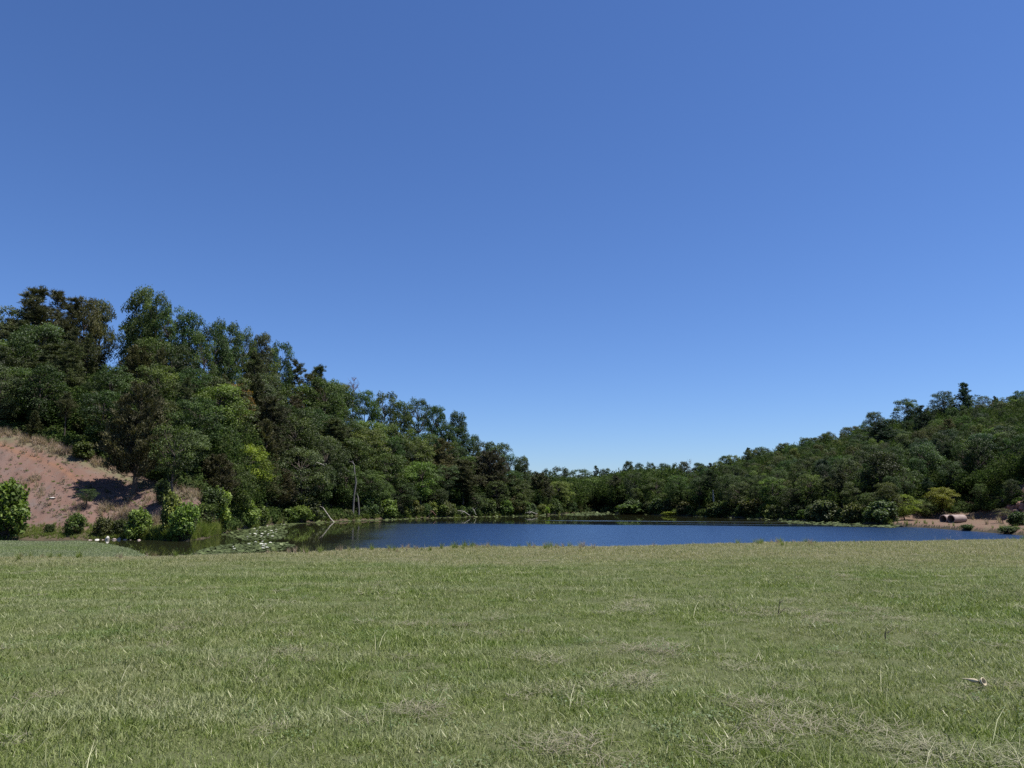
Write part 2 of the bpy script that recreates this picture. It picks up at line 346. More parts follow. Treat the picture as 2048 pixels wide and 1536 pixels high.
# ------------------------------------------------------------------ plants: prototypes
def limb(G, a, b, r0, r1, g, n=4, bend=.12):
    a = np.array(a, float); b = np.array(b, float); L = np.linalg.norm(b-a); pts = []
    k = g.normal(size=3)*L*bend
    for i in range(n+1):
        t = i/n; pts.append(a+(b-a)*t+k*math.sin(t*math.pi)*.6)
    tube(G, pts, np.linspace(r0, r1, n+1), 5)
def broadleaf(seed, n_puff=42, lps=230, size=.27, base=.16, wr=.30, top_pow=.8, pr=.105, lean=0.0):
    """a tree of height 10; returns (trunk mesh, crown mesh)"""
    g = np.random.default_rng(seed); H = 10.; T = Geo(); L = Geo()
    tp = [(0, 0, -.8), (0, 0, .0)]; x = y = 0
    for i in range(1, 6):
        x += g.normal()*.12+lean*.2; y += g.normal()*.12; tp.append((x, y, H*.16*i))
    tube(T, tp, [.24, .19, .16, .14, .11, .08, .04], 7); tp = np.array(tp)
    for k in range(n_puff):
        u = (k+.5)/n_puff; zz = base+(1-base-.05)*u**.85
        env = wr*H*math.sin(math.pi*min(1, (1-zz)/(1-base)*.92+.10))**top_pow*(.85+.3*g.random())
        th = k*2.399+g.normal()*.5; rr = env*(.55+.45*g.random()**.5)
        c = np.array([math.cos(th)*rr, math.sin(th)*rr, zz*H]); c[:2] += np.array([x, y])*zz
        R_ = H*pr*(.7+.6*g.random())*(1.1-.3*zz); n = int(1.55*lps*(.6+.8*g.random())*(R_/(H*pr))**1.6)
        d = rdir(n, g); d[:, 2] = np.where(d[:, 2] < -.25, -d[:, 2]*g.random(n), d[:, 2]); d = nrm(d)
        rad = R_*(.45+.62*g.random(n)**.55)[:, None]
        lump = 1+.28*np.sin(d[:, :1]*5+k)*np.cos(d[:, 1:2]*5.3+k*2)
        pts = c+d*rad*lump*np.array([1.15, 1.15, .8])
        tone = np.clip(.42+g.normal(size=n)*.17+.14*g.normal(), 0, 1)
        leaves(L, pts, size*.8, g, tone, up=d*.55+np.array([0, 0, .45]), asp=.62)
        at = tp[min(len(tp)-2, 2+int(zz*4))]*np.array([1, 1, 1]); at = at.copy(); at[2] = min(at[2], c[2]-.4*R_)
        limb(T, at, c, .065, .018, g)
    return T.mesh('trunk', [M_bark], True), L.mesh('crown', [M_leaf])
def pine(seed, n_wh=15, base=.38, wr=.24, sparse=1.0):
    g = np.random.default_rng(seed); H = 10.; T = Geo(); L = Geo()
    x = y = 0; tp = [(0, 0, -.8), (0, 0, 0)]
    for i in range(1, 7): x += g.normal()*.07; y += g.normal()*.07; tp.append((x, y, H*.163*i))
    tube(T, tp, [.2, .17, .15, .13, .11, .08, .05, .02], 6); tp = np.array(tp)
    for k in range(n_wh):
        zz = base+(1-base)*((k+.3*g.random())/n_wh); prof = (1-((zz-base)/(1-base))**1.6)*.8+.16
        if k < 3: prof *= .6
        for j in range(int(g.integers(3, 6))):
            th = g.random()*6.283; bl = wr*H*prof*(.5+.7*g.random()); up = g.uniform(-.05, .5)+.35*((zz-base)/(1-base))
            ax = np.array([np.interp(zz*H, tp[:, 2], tp[:, 0]), np.interp(zz*H, tp[:, 2], tp[:, 1]), zz*H])
            e = ax+np.array([math.cos(th)*bl, math.sin(th)*bl, up*bl]); limb(T, ax, e, .035, .010, g, 3, .08)
            nt_ = int(bl*5.0*sparse)+2
            for q_ in range(nt_):
                s = .3+.75*g.random(); side = g.normal(size=3)*np.array([.32, .32, .22])*bl*.6+np.array([0, 0, .12*g.random()])
                c = ax+(e-ax)*min(s, 1.02)+side; n = int(26*sparse)+8
                d = rdir(n, g); d[:, 2] = np.abs(d[:, 2])*.8; d = nrm(d+np.array([math.cos(th), math.sin(th), 0])*.35)
                ln = .3*g.uniform(.7, 1.25, n)[:, None]; wd = .035; sidev = nrm(np.cross(d, rdir(n, g)))
                v = np.stack([c-sidev*wd*.6+d*.02, c+sidev*wd*.6+d*.02, c+d*ln+sidev*wd*.3, c+d*ln-sidev*wd*.3], 1)+(g.normal(size=(n, 1, 3))*np.array([.09, .09, .04]))
                L.add(v.reshape(-1, 3), np.arange(4*n).reshape(-1, 4), None, np.repeat(np.clip(.42+g.normal(size=n)*.16+.08*g.normal(), 0, 1), 4))
    return T.mesh('trunk', [M_bark], True), L.mesh('crown', [M_needle])
def cedar(seed, base=.13, wr=.235, n_sp=330, ragged=.25, cone=.75):
    g = np.random.default_rng(seed); H = 10.; T = Geo(); L = Geo()
    tube(T, [(0, 0, -.8), (0, 0, 0), (.05, 0, 3), (0, .05, 6), (0, 0, 9)], [.27, .22, .17, .1, .03], 7)
    nb = n_sp//5
    for k in range(nb):
        u = (k+.5)/nb; zz = base+(1-base)*(1-(1-u)**.78)
        f = (zz-base)/(1-base); env = wr*H*(min(1, (f+.15)*3.5)**.6)*(1-f)**cone+.10
        th = k*2.399963+g.normal()*.25; bl = env*(1.08-ragged*1.5*g.random()); out = np.array([math.cos(th), math.sin(th), 0.])
        a0 = np.array([0, 0, zz*H-.25*bl]); rise = .45+.5*g.random(); e = a0+out*bl+np.array([0, 0, rise*bl*.8+.15])
        btone = .09*g.normal()
        limb(T, a0, e, .035, .008, g, 3, .1)
        for q_ in range(7+int(bl*4)):
            s_ = .35+.72*g.random()**.8; c = a0+(e-a0)*s_+g.normal(size=3)*np.array([.2, .2, .12])*(.5+bl*.35)*(1.2-s_*.6)
            n = 30; ln = .34+.3*g.random(); a = nrm(out*.5+np.array([0, 0, .8])+g.normal(size=3)*.28)
            tt = g.random(n)[:, None]; pts = c+a*ln*(tt-.4)+g.normal(size=(n, 3))*.13*(1.15-tt)
            d = nrm(a+rdir(n, g)*.6); s = g.uniform(.12, .26, n)[:, None]; sd_ = nrm(np.cross(d, rdir(n, g)))*.03
            v = np.stack([pts-sd_, pts+sd_, pts+d*s+sd_*.5, pts+d*s-sd_*.5], 1)
            L.add(v.reshape(-1, 3), np.arange(4*n).reshape(-1, 4), None, np.repeat(np.clip(.42+g.normal(size=n)*.16+btone, 0, 1), 4))
    return T.mesh('trunk', [M_bark], True), L.mesh('crown', [M_needle])
def shrub(seed, n_puff=16, lps=200, size=.2, wr=.85, tall=1.0):
    """height 2, roughly as wide"""
    g = np.random.default_rng(seed); T = Geo(); L = Geo()
    for k in range(n_puff):
        u = (k+.5)/n_puff; th = k*2.399; zz = .3+1.35*u**.9; env = wr*math.sqrt(max(.02, 1-(zz/2.05)**2.0))*(.7+.55*g.random())
        rr = env*(.45+.6*g.random()); zz *= .8+.35*g.random(); c = np.array([math.cos(th)*rr, math.sin(th)*rr, zz]); R_ = .34*(.55+.8*g.random())
        n = int(lps*(R_/.38)**1.5); d = rdir(n, g); pts = c+d*R_*(.35+.75*g.random(n)**.6)[:, None]*np.array([1, 1, 1.05*tall])
        pts[:, 2] = np.maximum(pts[:, 2], .03)
        leaves(L, pts, size, g, np.clip(.45+g.normal(size=n)*.2+.1*g.normal(), 0, 1), up=d*.5+np.array([0, 0, .5]), asp=.55)
        limb(T, (g.normal()*.08, g.normal()*.08, -.15), c, .022, .008, g, 3)
    for k in range(int(n_puff*1.3)):
        th = g.random()*6.28; r0 = wr*g.random()**.6; b = np.array([math.cos(th)*r0*.8, math.sin(th)*r0*.8, 1.15+.5*(1-r0/wr)]); e = b+np.array([math.cos(th)*.25*g.random(), math.sin(th)*.25*g.random(), .28+.4*g.random()])
        limb(T, b-np.array([0, 0, .4]), e, .012, .005, g, 2); n = 30; tt = g.random((n, 1)); leaves(L, b+(e-b)*tt+g.normal(size=(n, 3))*.075*(1.2-tt), size*.85, g, np.clip(.6+g.normal(size=n)*.2, 0, 1), up=np.tile([0, 0, .5], (n, 1)), asp=.55)
    return T.mesh('stem', [M_bark], True), L.mesh('foliage', [M_leaf])
def snag(seed, mat, H=10, nb=9, tw=3, wid=.25, base=.4):
    g = np.random.default_rng(seed); T = Geo(); B = Geo()
    tp = [(0, 0, -.5)]; x = y = 0
    for i in range(7): tp.append((x, y, H*i/6.)); x += g.normal()*.15; y += g.normal()*.12
    tube(T, tp, [.2, .19, .17, .14, .12, .09, .05, .02], 6); tp = np.array(tp)
    for k in range(nb):
        zz = base+(1-base)*g.random(); ax = np.array([np.interp(zz*H, tp[:, 2], tp[:, 0]), np.interp(zz*H, tp[:, 2], tp[:, 1]), zz*H]); th = g.random()*6.28
        bl = H*wid*(.5+g.random()*.6)*(1.25-zz); e = ax+np.array([math.cos(th)*bl, math.sin(th)*bl*.8, bl*g.uniform(.1, .9)]); limb(B, ax, e, .055, .015, g, 4, .2)
        for q_ in range(tw):
            s = g.uniform(.4, 1); a = ax+(e-ax)*s; limb(B, a, a+(g.normal(size=3)+np.array([0, 0, .7]))*bl*.25, .02, .007, g, 2, .1)
    return T.mesh('trunk', [mat], True), B.mesh('branch', [mat], True)
P_ = {
 'oak': [broadleaf(11), broadleaf(12, 50, 200, .25, .1, .33, .7), broadleaf(13, 36, 250, .28, .22, .28, .9, .12), broadleaf(14, 46, 210, .27, .08, .36, .75), broadleaf(15, 38, 230, .3, .18, .26, .8, .115, .5), broadleaf(16, 60, 150, .24, .12, .3, .8, .085)],
 'sparse': [broadleaf(21, 20, 150, .27, .4, .24, .8, .12), broadleaf(22, 16, 170, .26, .45, .27, .7, .13), broadleaf(23, 30, 190, .26, .74, .24, .5, .075)],
 'pine': [pine(31), pine(32, 17, .3, .27), pine(33, 12, .5, .22), pine(34, 16, .25, .3, 1.15), pine(35, 13, .45, .2, .8)],
 'cedar': [cedar(41), cedar(42, .05, .2, 300, .3, .9), cedar(43, .20, .3, 460, .3, .5)],
 'shrub': [shrub(51, 20, 170, .19), shrub(52, 26, 140, .16), shrub(53, 20, 190, .19, .8, 1.25), shrub(54, 26, 100, .18, 1.0, 1.0)],
 'snag': [snag(61, M_deadtwig, nb=16, tw=5, wid=.42, base=.78), snag(62, M_bark_grey, nb=12), snag(63, M_bark_pale, nb=5)],
}
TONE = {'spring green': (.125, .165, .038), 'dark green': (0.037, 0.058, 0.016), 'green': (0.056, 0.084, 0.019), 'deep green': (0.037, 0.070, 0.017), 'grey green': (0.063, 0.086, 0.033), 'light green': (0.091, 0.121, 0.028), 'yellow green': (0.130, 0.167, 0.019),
        'olive': (0.061, 0.069, 0.022), 'brownish olive': (0.082, 0.077, 0.027), 'rusty': (0.149, 0.092, 0.023), 'dull brown': (.072, .068, .032), 'blue green': (0.033, 0.056, 0.027), 'bare': (0.093, 0.070, 0.055)}
NOUN = {'oak': 'broadleaf_tree', 'sparse': 'broadleaf_tree', 'pine': 'pine_tree', 'cedar': 'cedar_tree', 'shrub': 'shrub', 'snag': 'dead_tree'}
HREF = {'oak': 10, 'sparse': 10, 'pine': 10, 'cedar': 10, 'shrub': 2, 'snag': 10}
WREF = {'oak': 6.6, 'sparse': 5.4, 'pine': 5.2, 'cedar': 4.6, 'shrub': 1.9, 'snag': 4.5}
plants = []      # dicts, built after the visibility pass
def plant(kind, tone, x, y, h, wid, z=None, var=None, label=None, group=None, rot=None):
    z = gz(x, y) if z is None else z
    plants.append(dict(kind=kind, tone=tone, x=x, y=y, z=z, h=h, w=wid, var=var, label=label, group=group, rot=rot, hand=label is not None))
def T(px, py, wpx, kind, tone, o, label=None, var=None, minh=4.0):
    """hand-placed tree: its top stands at (px, py), o metres beyond the far shore"""
    Y = ip(px, FAR)+o
    for _ in range(3):
        p = px2(px, py, Y); c = 1024+1480*p[0]/Y; Y = float(ip(c, FAR)+o)
    p = px2(px, py, Y); z = gz(p[0], Y); h = p[2]-z
    if px > 1230 and kind == 'oak' and o < 80: wpx *= .8
    plant(kind, tone, p[0], Y, max(h, minh), wpx*Y/1462., z, var, label)
hand = [
 (78, 578, 105, 'pine', 'olive', 46, 'tallest dark pine on the skyline above the red bank', 3), (116, 586, 80, 'pine', 'olive', 49, 'dark pine on the skyline just behind the tallest pine', 0),
 (150, 598, 75, 'pine', 'olive', 45, 'olive pine on the skyline between the tallest pine and the rounded oak', 1), (180, 595, 54, 'oak', 'olive', 47, 'small round olive crown on the skyline beside the sky gap', 2),
 (20, 640, 80, 'pine', 'olive', 44, 'dark pine at the frame edge beside the tallest pine', 1), (-30, 600, 110, 'pine', 'olive', 46, None, 0),
 (282, 578, 62, 'oak', 'green', 48, 'tallest leafy oak on the skyline, right of the sky gap', 4), (318, 590, 55, 'oak', 'green', 46, 'oak on the skyline right next to the tallest leafy oak', 0),
 (206, 602, 56, 'oak', 'olive', 50, 'oak crown closing in on the sky gap from its left', 4), (345, 612, 60, 'oak', 'green', 45, 'oak on the skyline stepping down from the tallest oak', 5), (380, 630, 44, 'oak', 'deep green', 46, 'narrow pointed oak on the skyline above the upper slope notch', 4),
 (278, 696, 64, 'cedar', 'brownish olive', 34, 'brownish cedar below and right of the sky gap', 2), (305, 676, 84, 'oak', 'green', 38, 'bushy oak in mid slope right of the sky gap', 1), (345, 690, 80, 'oak', 'dark green', 38, None, 3),
 (112, 690, 120, 'pine', 'olive', 34, 'wide layered pine below the tallest pine', 3), (180, 672, 62, 'pine', 'olive', 36, 'narrow pine bordering the sky gap on its left side', 2), (55, 742, 130, 'oak', 'grey green', 28, 'wide grey green oak with glinting leaves above the red bank', 3),
 (130, 800, 70, 'oak', 'grey green', 26, 'low grey green oak in front of the dark hollow above the bank', 3), (10, 790, 90, 'oak', 'dark green', 26, 'dark oak at the frame edge above the red bank', 1),
 (225, 742, 62, 'pine', 'olive', 30, 'olive pine standing just under the sky gap', 4), (190, 785, 74, 'cedar', 'brownish olive', 24, 'conical cedar behind the upper edge of the red bank', 1),
 (72, 822, 50, 'cedar', 'olive', 20.5, 'small dark cedar alone on the crest of the red bank', 1),
 (285, 775, 108, 'cedar', 'brownish olive', 10.5, 'large brown green cedar with thick trunk on the red bank', 2), (358, 850, 80, 'sparse', 'green', 6.5, 'slim young tree with thin leaning trunk beside the large cedar', 0),
 (436, 645, 42, 'oak', 'deep green', 48, 'left one of three round oak heads on the skyline', 2), (458, 642, 46, 'oak', 'deep green', 46, 'middle one of three round oak heads on the skyline', 0), (490, 656, 46, 'oak', 'green', 47, 'right one of three round oak heads on the skyline', 5),
 (522, 668, 42, 'oak', 'grey green', 46, 'greyish oak on the skyline before the steep step down', 4), (562, 684, 48, 'oak', 'deep green', 42, 'last tall oak before the pines step down the skyline', 0), (410, 668, 50, 'oak', 'green', 44, None, 3),
 (510, 706, 56, 'pine', 'olive', 40, 'thin pine with visible trunk in front of the skyline oaks', 2), (592, 722, 58, 'pine', 'olive', 40, 'flat topped pine on the descending skyline', 1), (640, 733, 58, 'pine', 'olive', 38, 'wind swept pine on the skyline above the dead tree', 3), (618, 750, 60, 'pine', 'brownish olive', 36, None, 0),
 (706, 760, 38, 'snag', 'bare', 40, 'bare reddish dead treetop sticking out of the skyline', 0),
 (390, 738, 74, 'oak', 'deep green', 34, 'deep green rounded tree under the notch in mid slope', 1), (470, 766, 72, 'oak', 'rusty', 32, 'rusty orange tinged tree in the middle of the slope', 5), (548, 770, 60, 'pine', 'olive', 32, None, 1), (592, 792, 60, 'pine', 'dull brown', 30, 'dull brown half dead pine in mid slope', 4),
 (522, 796, 60, 'oak', 'green', 28, None, 3), (650, 756, 80, 'oak', 'green', 32, 'large leafy oak on the skyline below the wind swept pine', 1), (690, 782, 60, 'oak', 'green', 34, None, 0), (732, 780, 50, 'oak', 'green', 36, None, 2),
 (400, 806, 90, 'oak', 'grey green', 24, None, 1), (320, 800, 70, 'oak', 'olive', 22, None, 3), (440, 850, 80, 'oak', 'green', 18, None, 5), (385, 860, 80, 'oak', 'grey green', 16, None, 2),
 (492, 890, 84, 'oak', 'yellow green', 9, 'yellow green tree with orange tips above the shore grass', 3), (535, 842, 66, 'cedar', 'brownish olive', 11, 'tall brown cedar between the yellow green tree and the oaks', 0), (436, 912, 66, 'cedar', 'olive', 9, 'round olive cedar behind the bright shore shrubs', 2),
 (590, 832, 84, 'oak', 'green', 15, None, 1), (600, 896, 92, 'oak', 'grey green', 6, 'leafy oak hanging over the lily pads', 3), (652, 880, 80, 'oak', 'dark green', 8, None, 1), (560, 940, 80, 'cedar', 'brownish olive', 6, None, 2),
 (665, 838, 80, 'pine', 'olive', 18, None, 3), (770, 784, 50, 'oak', 'green', 34, None, 0), (803, 806, 46, 'oak', 'green', 32, None, 4), (836, 795, 52, 'oak', 'deep green', 32, 'highest dome on the lower part of the descending skyline', 5), (870, 810, 48, 'oak', 'deep green', 31, None, 2),
 (916, 826, 34, 'oak', 'dark green', 31, 'narrow dark spire of a tree on the descending skyline', 4), (895, 850, 52, 'oak', 'deep green', 28, None, 0), (940, 866, 46, 'oak', 'dark green', 26, None, 2), (962, 884, 44, 'oak', 'green', 22, None, 1), (990, 883, 66, 'oak', 'dark green', 18, 'broad dark oak near the lower end of the wooded ridge', 2),
 (1018, 908, 46, 'oak', 'deep green', 14, None, 5), (1044, 914, 32, 'oak', 'grey green', 10, 'last little treetop where the wooded ridge meets the sky', 4),
 (738, 858, 84, 'oak', 'light green', 16, 'light green oak in front of the dark ones over the shore', 1), (800, 850, 70, 'oak', 'green', 20, None, 3), (826, 880, 74, 'oak', 'light green', 14, 'bright green dome in the middle of the shore slope', 0), (772, 905, 80, 'oak', 'green', 9, None, 1),
 (838, 922, 72, 'oak', 'light green', 5, 'light green tree reaching down to the water edge', 2), (884, 880, 64, 'pine', 'brownish olive', 14, 'brown green pine among leafy crowns above the middle shore', 1), (926, 920, 84, 'pine', 'olive', 6, 'spreading olive pine with drooping limbs near the water', 3), (895, 930, 60, 'oak', 'grey green', 8, None, 5),
 (980, 905, 84, 'cedar', 'dull brown', 9, 'big brown cedar at the lower end of the ridge', 2), (1012, 940, 70, 'oak', 'green', 8, None, 1), (1035, 955, 56, 'oak', 'green', 5, None, 3), (1025, 985, 52, 'oak', 'green', 2.5, 'round low tree at the shore corner before the inlet', 3),
 (690, 925, 70, 'oak', 'green', 6, None, 3), (740, 940, 64, 'oak', 'green', 4, 'leafy tree right beside the tall dead trunk', 0), (955, 985, 60, 'oak', 'grey green', 2.5, None, 5), (800, 965, 60, 'oak', 'dark green', 4, None, 3), (870, 975, 56, 'oak', 'dark green', 4, None, 1),
 # far end of the lake
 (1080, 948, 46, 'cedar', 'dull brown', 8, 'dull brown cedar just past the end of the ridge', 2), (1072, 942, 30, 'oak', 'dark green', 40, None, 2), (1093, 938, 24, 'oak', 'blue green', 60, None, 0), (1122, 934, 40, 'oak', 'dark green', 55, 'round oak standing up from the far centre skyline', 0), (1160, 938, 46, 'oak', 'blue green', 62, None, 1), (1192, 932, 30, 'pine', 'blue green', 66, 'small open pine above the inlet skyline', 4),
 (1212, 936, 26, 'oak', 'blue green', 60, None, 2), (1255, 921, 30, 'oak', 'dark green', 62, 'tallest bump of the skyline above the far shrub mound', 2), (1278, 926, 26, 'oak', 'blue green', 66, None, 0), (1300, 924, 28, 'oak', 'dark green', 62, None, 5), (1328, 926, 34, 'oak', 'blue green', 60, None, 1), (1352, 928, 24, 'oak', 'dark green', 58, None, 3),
 (1382, 917, 24, 'snag', 'bare', 60, 'tiny bare treetop where the far hill starts to rise', 1), (1366, 922, 30, 'oak', 'dull brown', 58, None, 2), (1118, 962, 50, 'oak', 'light green', 6, 'yellowish tree behind the sandy inlet corner', 1), (1150, 972, 46, 'oak', 'green', 14, None, 3), (1190, 955, 56, 'oak', 'green', 14, None, 0),
 (1231, 952, 40, 'pine', 'dull brown', 6, 'brown pine with bare lower trunk at the far shore', 2), (1270, 945, 50, 'oak', 'dark green', 14, None, 1), (1310, 955, 50, 'oak', 'green', 7, None, 3), (1352, 950, 56, 'oak', 'green', 7, None, 1), (1395, 955, 56, 'oak', 'dark green', 5, None, 2), (1420, 942, 50, 'pine', 'dark green', 7, 'pine with long pale trunk at the far shore', 2),
 (1450, 950, 44, 'oak', 'dark green', 6, None, 1), (1480, 965, 56, 'oak', 'grey green', 5, None, 3), (1545, 955, 66, 'oak', 'light green', 6, 'light green crown at the water in the middle of the far shore', 0), (1620, 948, 64, 'oak', 'light green', 7, None, 1), (1580, 975, 56, 'oak', 'dark green', 4, None, 5),
 (1655, 955, 40, 'pine', 'olive', 6, None, 2), (1680, 948, 44, 'pine', 'olive', 7, None, 0), (1710, 965, 60, 'oak', 'green', 6, None, 3), (1742, 985, 60, 'oak', 'green', 5, None, 1),
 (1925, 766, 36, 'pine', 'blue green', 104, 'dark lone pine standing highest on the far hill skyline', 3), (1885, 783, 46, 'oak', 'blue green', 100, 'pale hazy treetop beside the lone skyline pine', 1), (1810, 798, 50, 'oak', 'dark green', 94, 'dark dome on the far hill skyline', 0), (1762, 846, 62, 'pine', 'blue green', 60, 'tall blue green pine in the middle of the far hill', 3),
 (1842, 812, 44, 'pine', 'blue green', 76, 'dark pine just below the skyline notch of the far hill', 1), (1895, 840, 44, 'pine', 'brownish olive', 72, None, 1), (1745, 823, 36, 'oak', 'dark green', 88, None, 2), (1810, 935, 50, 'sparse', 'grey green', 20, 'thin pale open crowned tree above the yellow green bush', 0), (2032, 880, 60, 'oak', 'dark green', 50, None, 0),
 (1805, 990, 60, 'oak', 'yellow green', 9, 'bright yellow green bushy tree at the tip of the dirt spit', 3), (1885, 974, 66, 'oak', 'yellow green', 27, 'yellowish young tree rising behind the two pipes', 2), (1850, 1000, 50, 'oak', 'light green', 22, None, 3), (1965, 985, 80, 'oak', 'dark green', 38, 'dark bushy tree right of the two pipes', 3), (1925, 1008, 50, 'oak', 'green', 34, None, 5), (2035, 960, 80, 'oak', 'green', 44, None, 1),
 (2000, 992, 60, 'sparse', 'grey green', 34, None, 1),
 (2003, 1016, 34, 'sparse', 'brownish olive', 16, 'tiny thin tree casting a shadow on the dirt spit', 1, ),
]
for a in hand:
    px, py, wp, kd, tn, o = a[:6]; T(px, py, wp, kd, tn, o, a[6], a[7], 1.2)

def shr(px, py, wpx, base_py, tone, label, var, zz=None):
    """shrub whose foot is at base_py on the ground and whose top is at py"""
    o = .3
    # walk along the sight line until it meets the ground
    lo = 30.
    for Y in np.arange(40, 330, .25):
        p = px2(px, base_py, Y)
        if p[2] <= gz(p[0], Y): lo = Y; break
    p = px2(px, py, lo); q = px2(px, base_py, lo); z = gz(q[0], lo)
    z = max(z, WZ-.05); plant('sparse' if label and 'sapling alone' in label else 'shrub', tone, q[0], lo, p[2]-z, wpx*lo/1462., z, var, label)

for a in [
 (10, 966, 84, 1074, 'light green', 'big bright leafy shrub at the foot of the red bank, cut by the frame', 2), (275, 1020, 48, 1078, 'spring green', 'upright leafy shrub beside the pale stones', 0), (338, 988, 44, 1070, 'spring green', 'taller left half of the twin bright shrubs', 2),
 (368, 1008, 56, 1079, 'light green', 'shrub leaning over the small pool, right of the tall bright shrub', 1), (432, 980, 56, 1046, 'spring green', 'bright shrub above the dry pinkish grass', 0), (405, 1006, 46, 1052, 'green', None, 3), (486, 1000, 54, 1048, 'spring green', 'shrub at the lily pad corner', 2), (520, 1010, 40, 1046, 'green', None, 1),
 (170, 978, 40, 1020, 'dark green', 'small thin sapling alone in mid red bank', 0), (150, 1028, 40, 1068, 'green', 'scrubby green bush at the foot of the bank below the sapling', 1), (98, 1048, 20, 1068, 'dark green', 'little dark bush at the foot of the bank', 3), (205, 1034, 34, 1070, 'olive', 'tall weedy bush left of the pale stones', 3),
 (165, 884, 38, 918, 'green', 'green bush with orange tip on the bank crest', 0), (325, 960, 36, 1010, 'dark green', 'dark bush under the slim young tree', 1), (240, 1040, 30, 1070, 'olive', None, 0), (420, 975, 50, 1020, 'dark green', None, 1),
 (460, 960, 60, 1010, 'dark green', None, 3), (600, 1012, 40, 1042, 'light green', 'bright low shrub beside the dark hollow at the shore', 1), (580, 1018, 36, 1044, 'green', None, 0),
 (1935, 1049, 26, 1061, 'green', 'low bush on the spit edge below the pipes', 1), (2020, 1053, 40, 1066, 'grey green', 'low grey green bush at the spit edge near the frame', 3), (2034, 1024, 34, 1052, 'dark green', 'dark spiky bush in front of the red rocks', 0),
 (1270, 1008, 100, 1029, 'light green', 'wide light green shrub mound at the far shore', 3), (1222, 1014, 40, 1027, 'light green', None, 1), (1340, 1023, 60, 1032, 'yellow green', 'low yellow green shrub beside the far shrub mound', 3), (1092, 1014, 16, 1028, 'yellow green', 'small yellow shrub at the sandy inlet corner', 0),
]: shr(*a[:5], a[5], a[6])
# shrub fringe along the wooded shores
g5 = np.random.default_rng(55)
for c0, c1, n in ((600, 1115, 46), (1235, 1775, 44), (1140, 1230, 7)):
    for k in range(n):
        c = c0+(c1-c0)*(k+g5.random()*.8)/n; Y = float(ip(c, FAR))+g5.uniform(.8, 3.0); x = (c-1024)/1480*Y
        if abs(c-660) < 26 or abs(c-706) < 10: continue
        h = g5.uniform(1.0, 3.6); plant('shrub', ['green', 'dark green', 'grey green', 'olive', 'light green'][int(g5.integers(5))], x, Y, h, h*g5.uniform(.9, 1.6), None, int(g5.integers(4)))
# fill: the wood itself, Poisson-spaced
def gap_ok(px, top, wp):
    for gx, gy, gw, gh in ((226, 672, 17, 28), (222, 716, 9, 12)):
        if abs(px-gx) < gw+wp*.5 and top < gy+gh: return False
    return True
placed = [(p['x'], p['y'], .30*p['w']) for p in plants if p['kind'] != 'shrub']
g6 = np.random.default_rng(66)
def fill(n_try, cr, spacing, mix, hr, thr=5, wf=1.0):
    for _ in range(n_try):
        c = g6.uniform(*cr); yf = float(ip(c, FAR)); ob = float(ip(c, OB)); orr = float(ip(c, OR)); oa = float(ip(c, OA))
        start = ob+(1.5 if c < 200 else 5) if c < 440 else (oa+2 if c > 1780 else 3.0)
        Y = yf+g6.uniform(start, orr+7); x = (c-1024)/1480*Y
        kd = mix[int(g6.integers(len(mix)))]; kind, tone = kd
        h = g6.uniform(*hr)*(.55+.45*ss(0, 14, Y-yf-start)); z = gz(x, Y); w_ = h*{'oak': .62, 'pine': .48, 'cedar': .42, 'sparse': .5}[kind]*g6.uniform(.85, 1.2)*wf
        rr = spacing*(.8+.4*g6.random())
        if any((x-a)**2+(Y-b)**2 < (rr*.5+min(r, rr*.6))**2 for a, b, r in placed): continue
        px, top = to_px(x, Y, z+h)
        sk = float(ip(px, SKY)); bs = float(ip(px, BPX)) if px < 440 else 1020.; e_ = min(1, (Y-yf-start)/(orr-start)); lim = sk+thr+(1-e_)*.42*(bs-sk)
        if top < lim:
            h2 = px2(px, lim+g6.uniform(0, 14), Y)[2]-z
            if h2 < hr[0]*.3: continue
            w_ *= max(.6, h2/h); h = h2; top = lim
        if not gap_ok(px, top, w_*1462/Y): continue
        placed.append((x, Y, rr*.5)); plant(kind, tone, x, Y, h, w_, z)
L_MIX = [('oak', 'green')]*5+[('oak', 'dark green')]*4+[('oak', 'deep green')]*3+[('oak', 'grey green')]*3+[('oak', 'light green')]+[('pine', 'olive')]*3+[('cedar', 'brownish olive')]*1+[('cedar', 'olive')]
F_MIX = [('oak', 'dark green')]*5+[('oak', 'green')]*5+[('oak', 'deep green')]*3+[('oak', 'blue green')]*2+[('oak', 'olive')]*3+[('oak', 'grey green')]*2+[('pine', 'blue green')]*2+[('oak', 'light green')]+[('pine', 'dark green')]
PL = [('pine', 'olive')]*5+[('oak', 'grey green')]*2+[('oak', 'dark green')]+[('cedar', 'brownish olive')]
fill(900, (-260, 225), 4.4, PL, (11, 17))
fill(2000, (225, 1052), 4.6, L_MIX, (11, 17))
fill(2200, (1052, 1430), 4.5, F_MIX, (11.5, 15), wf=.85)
fill(8000, (1400, 2330), 4.4, F_MIX, (7.5, 12), wf=.85)

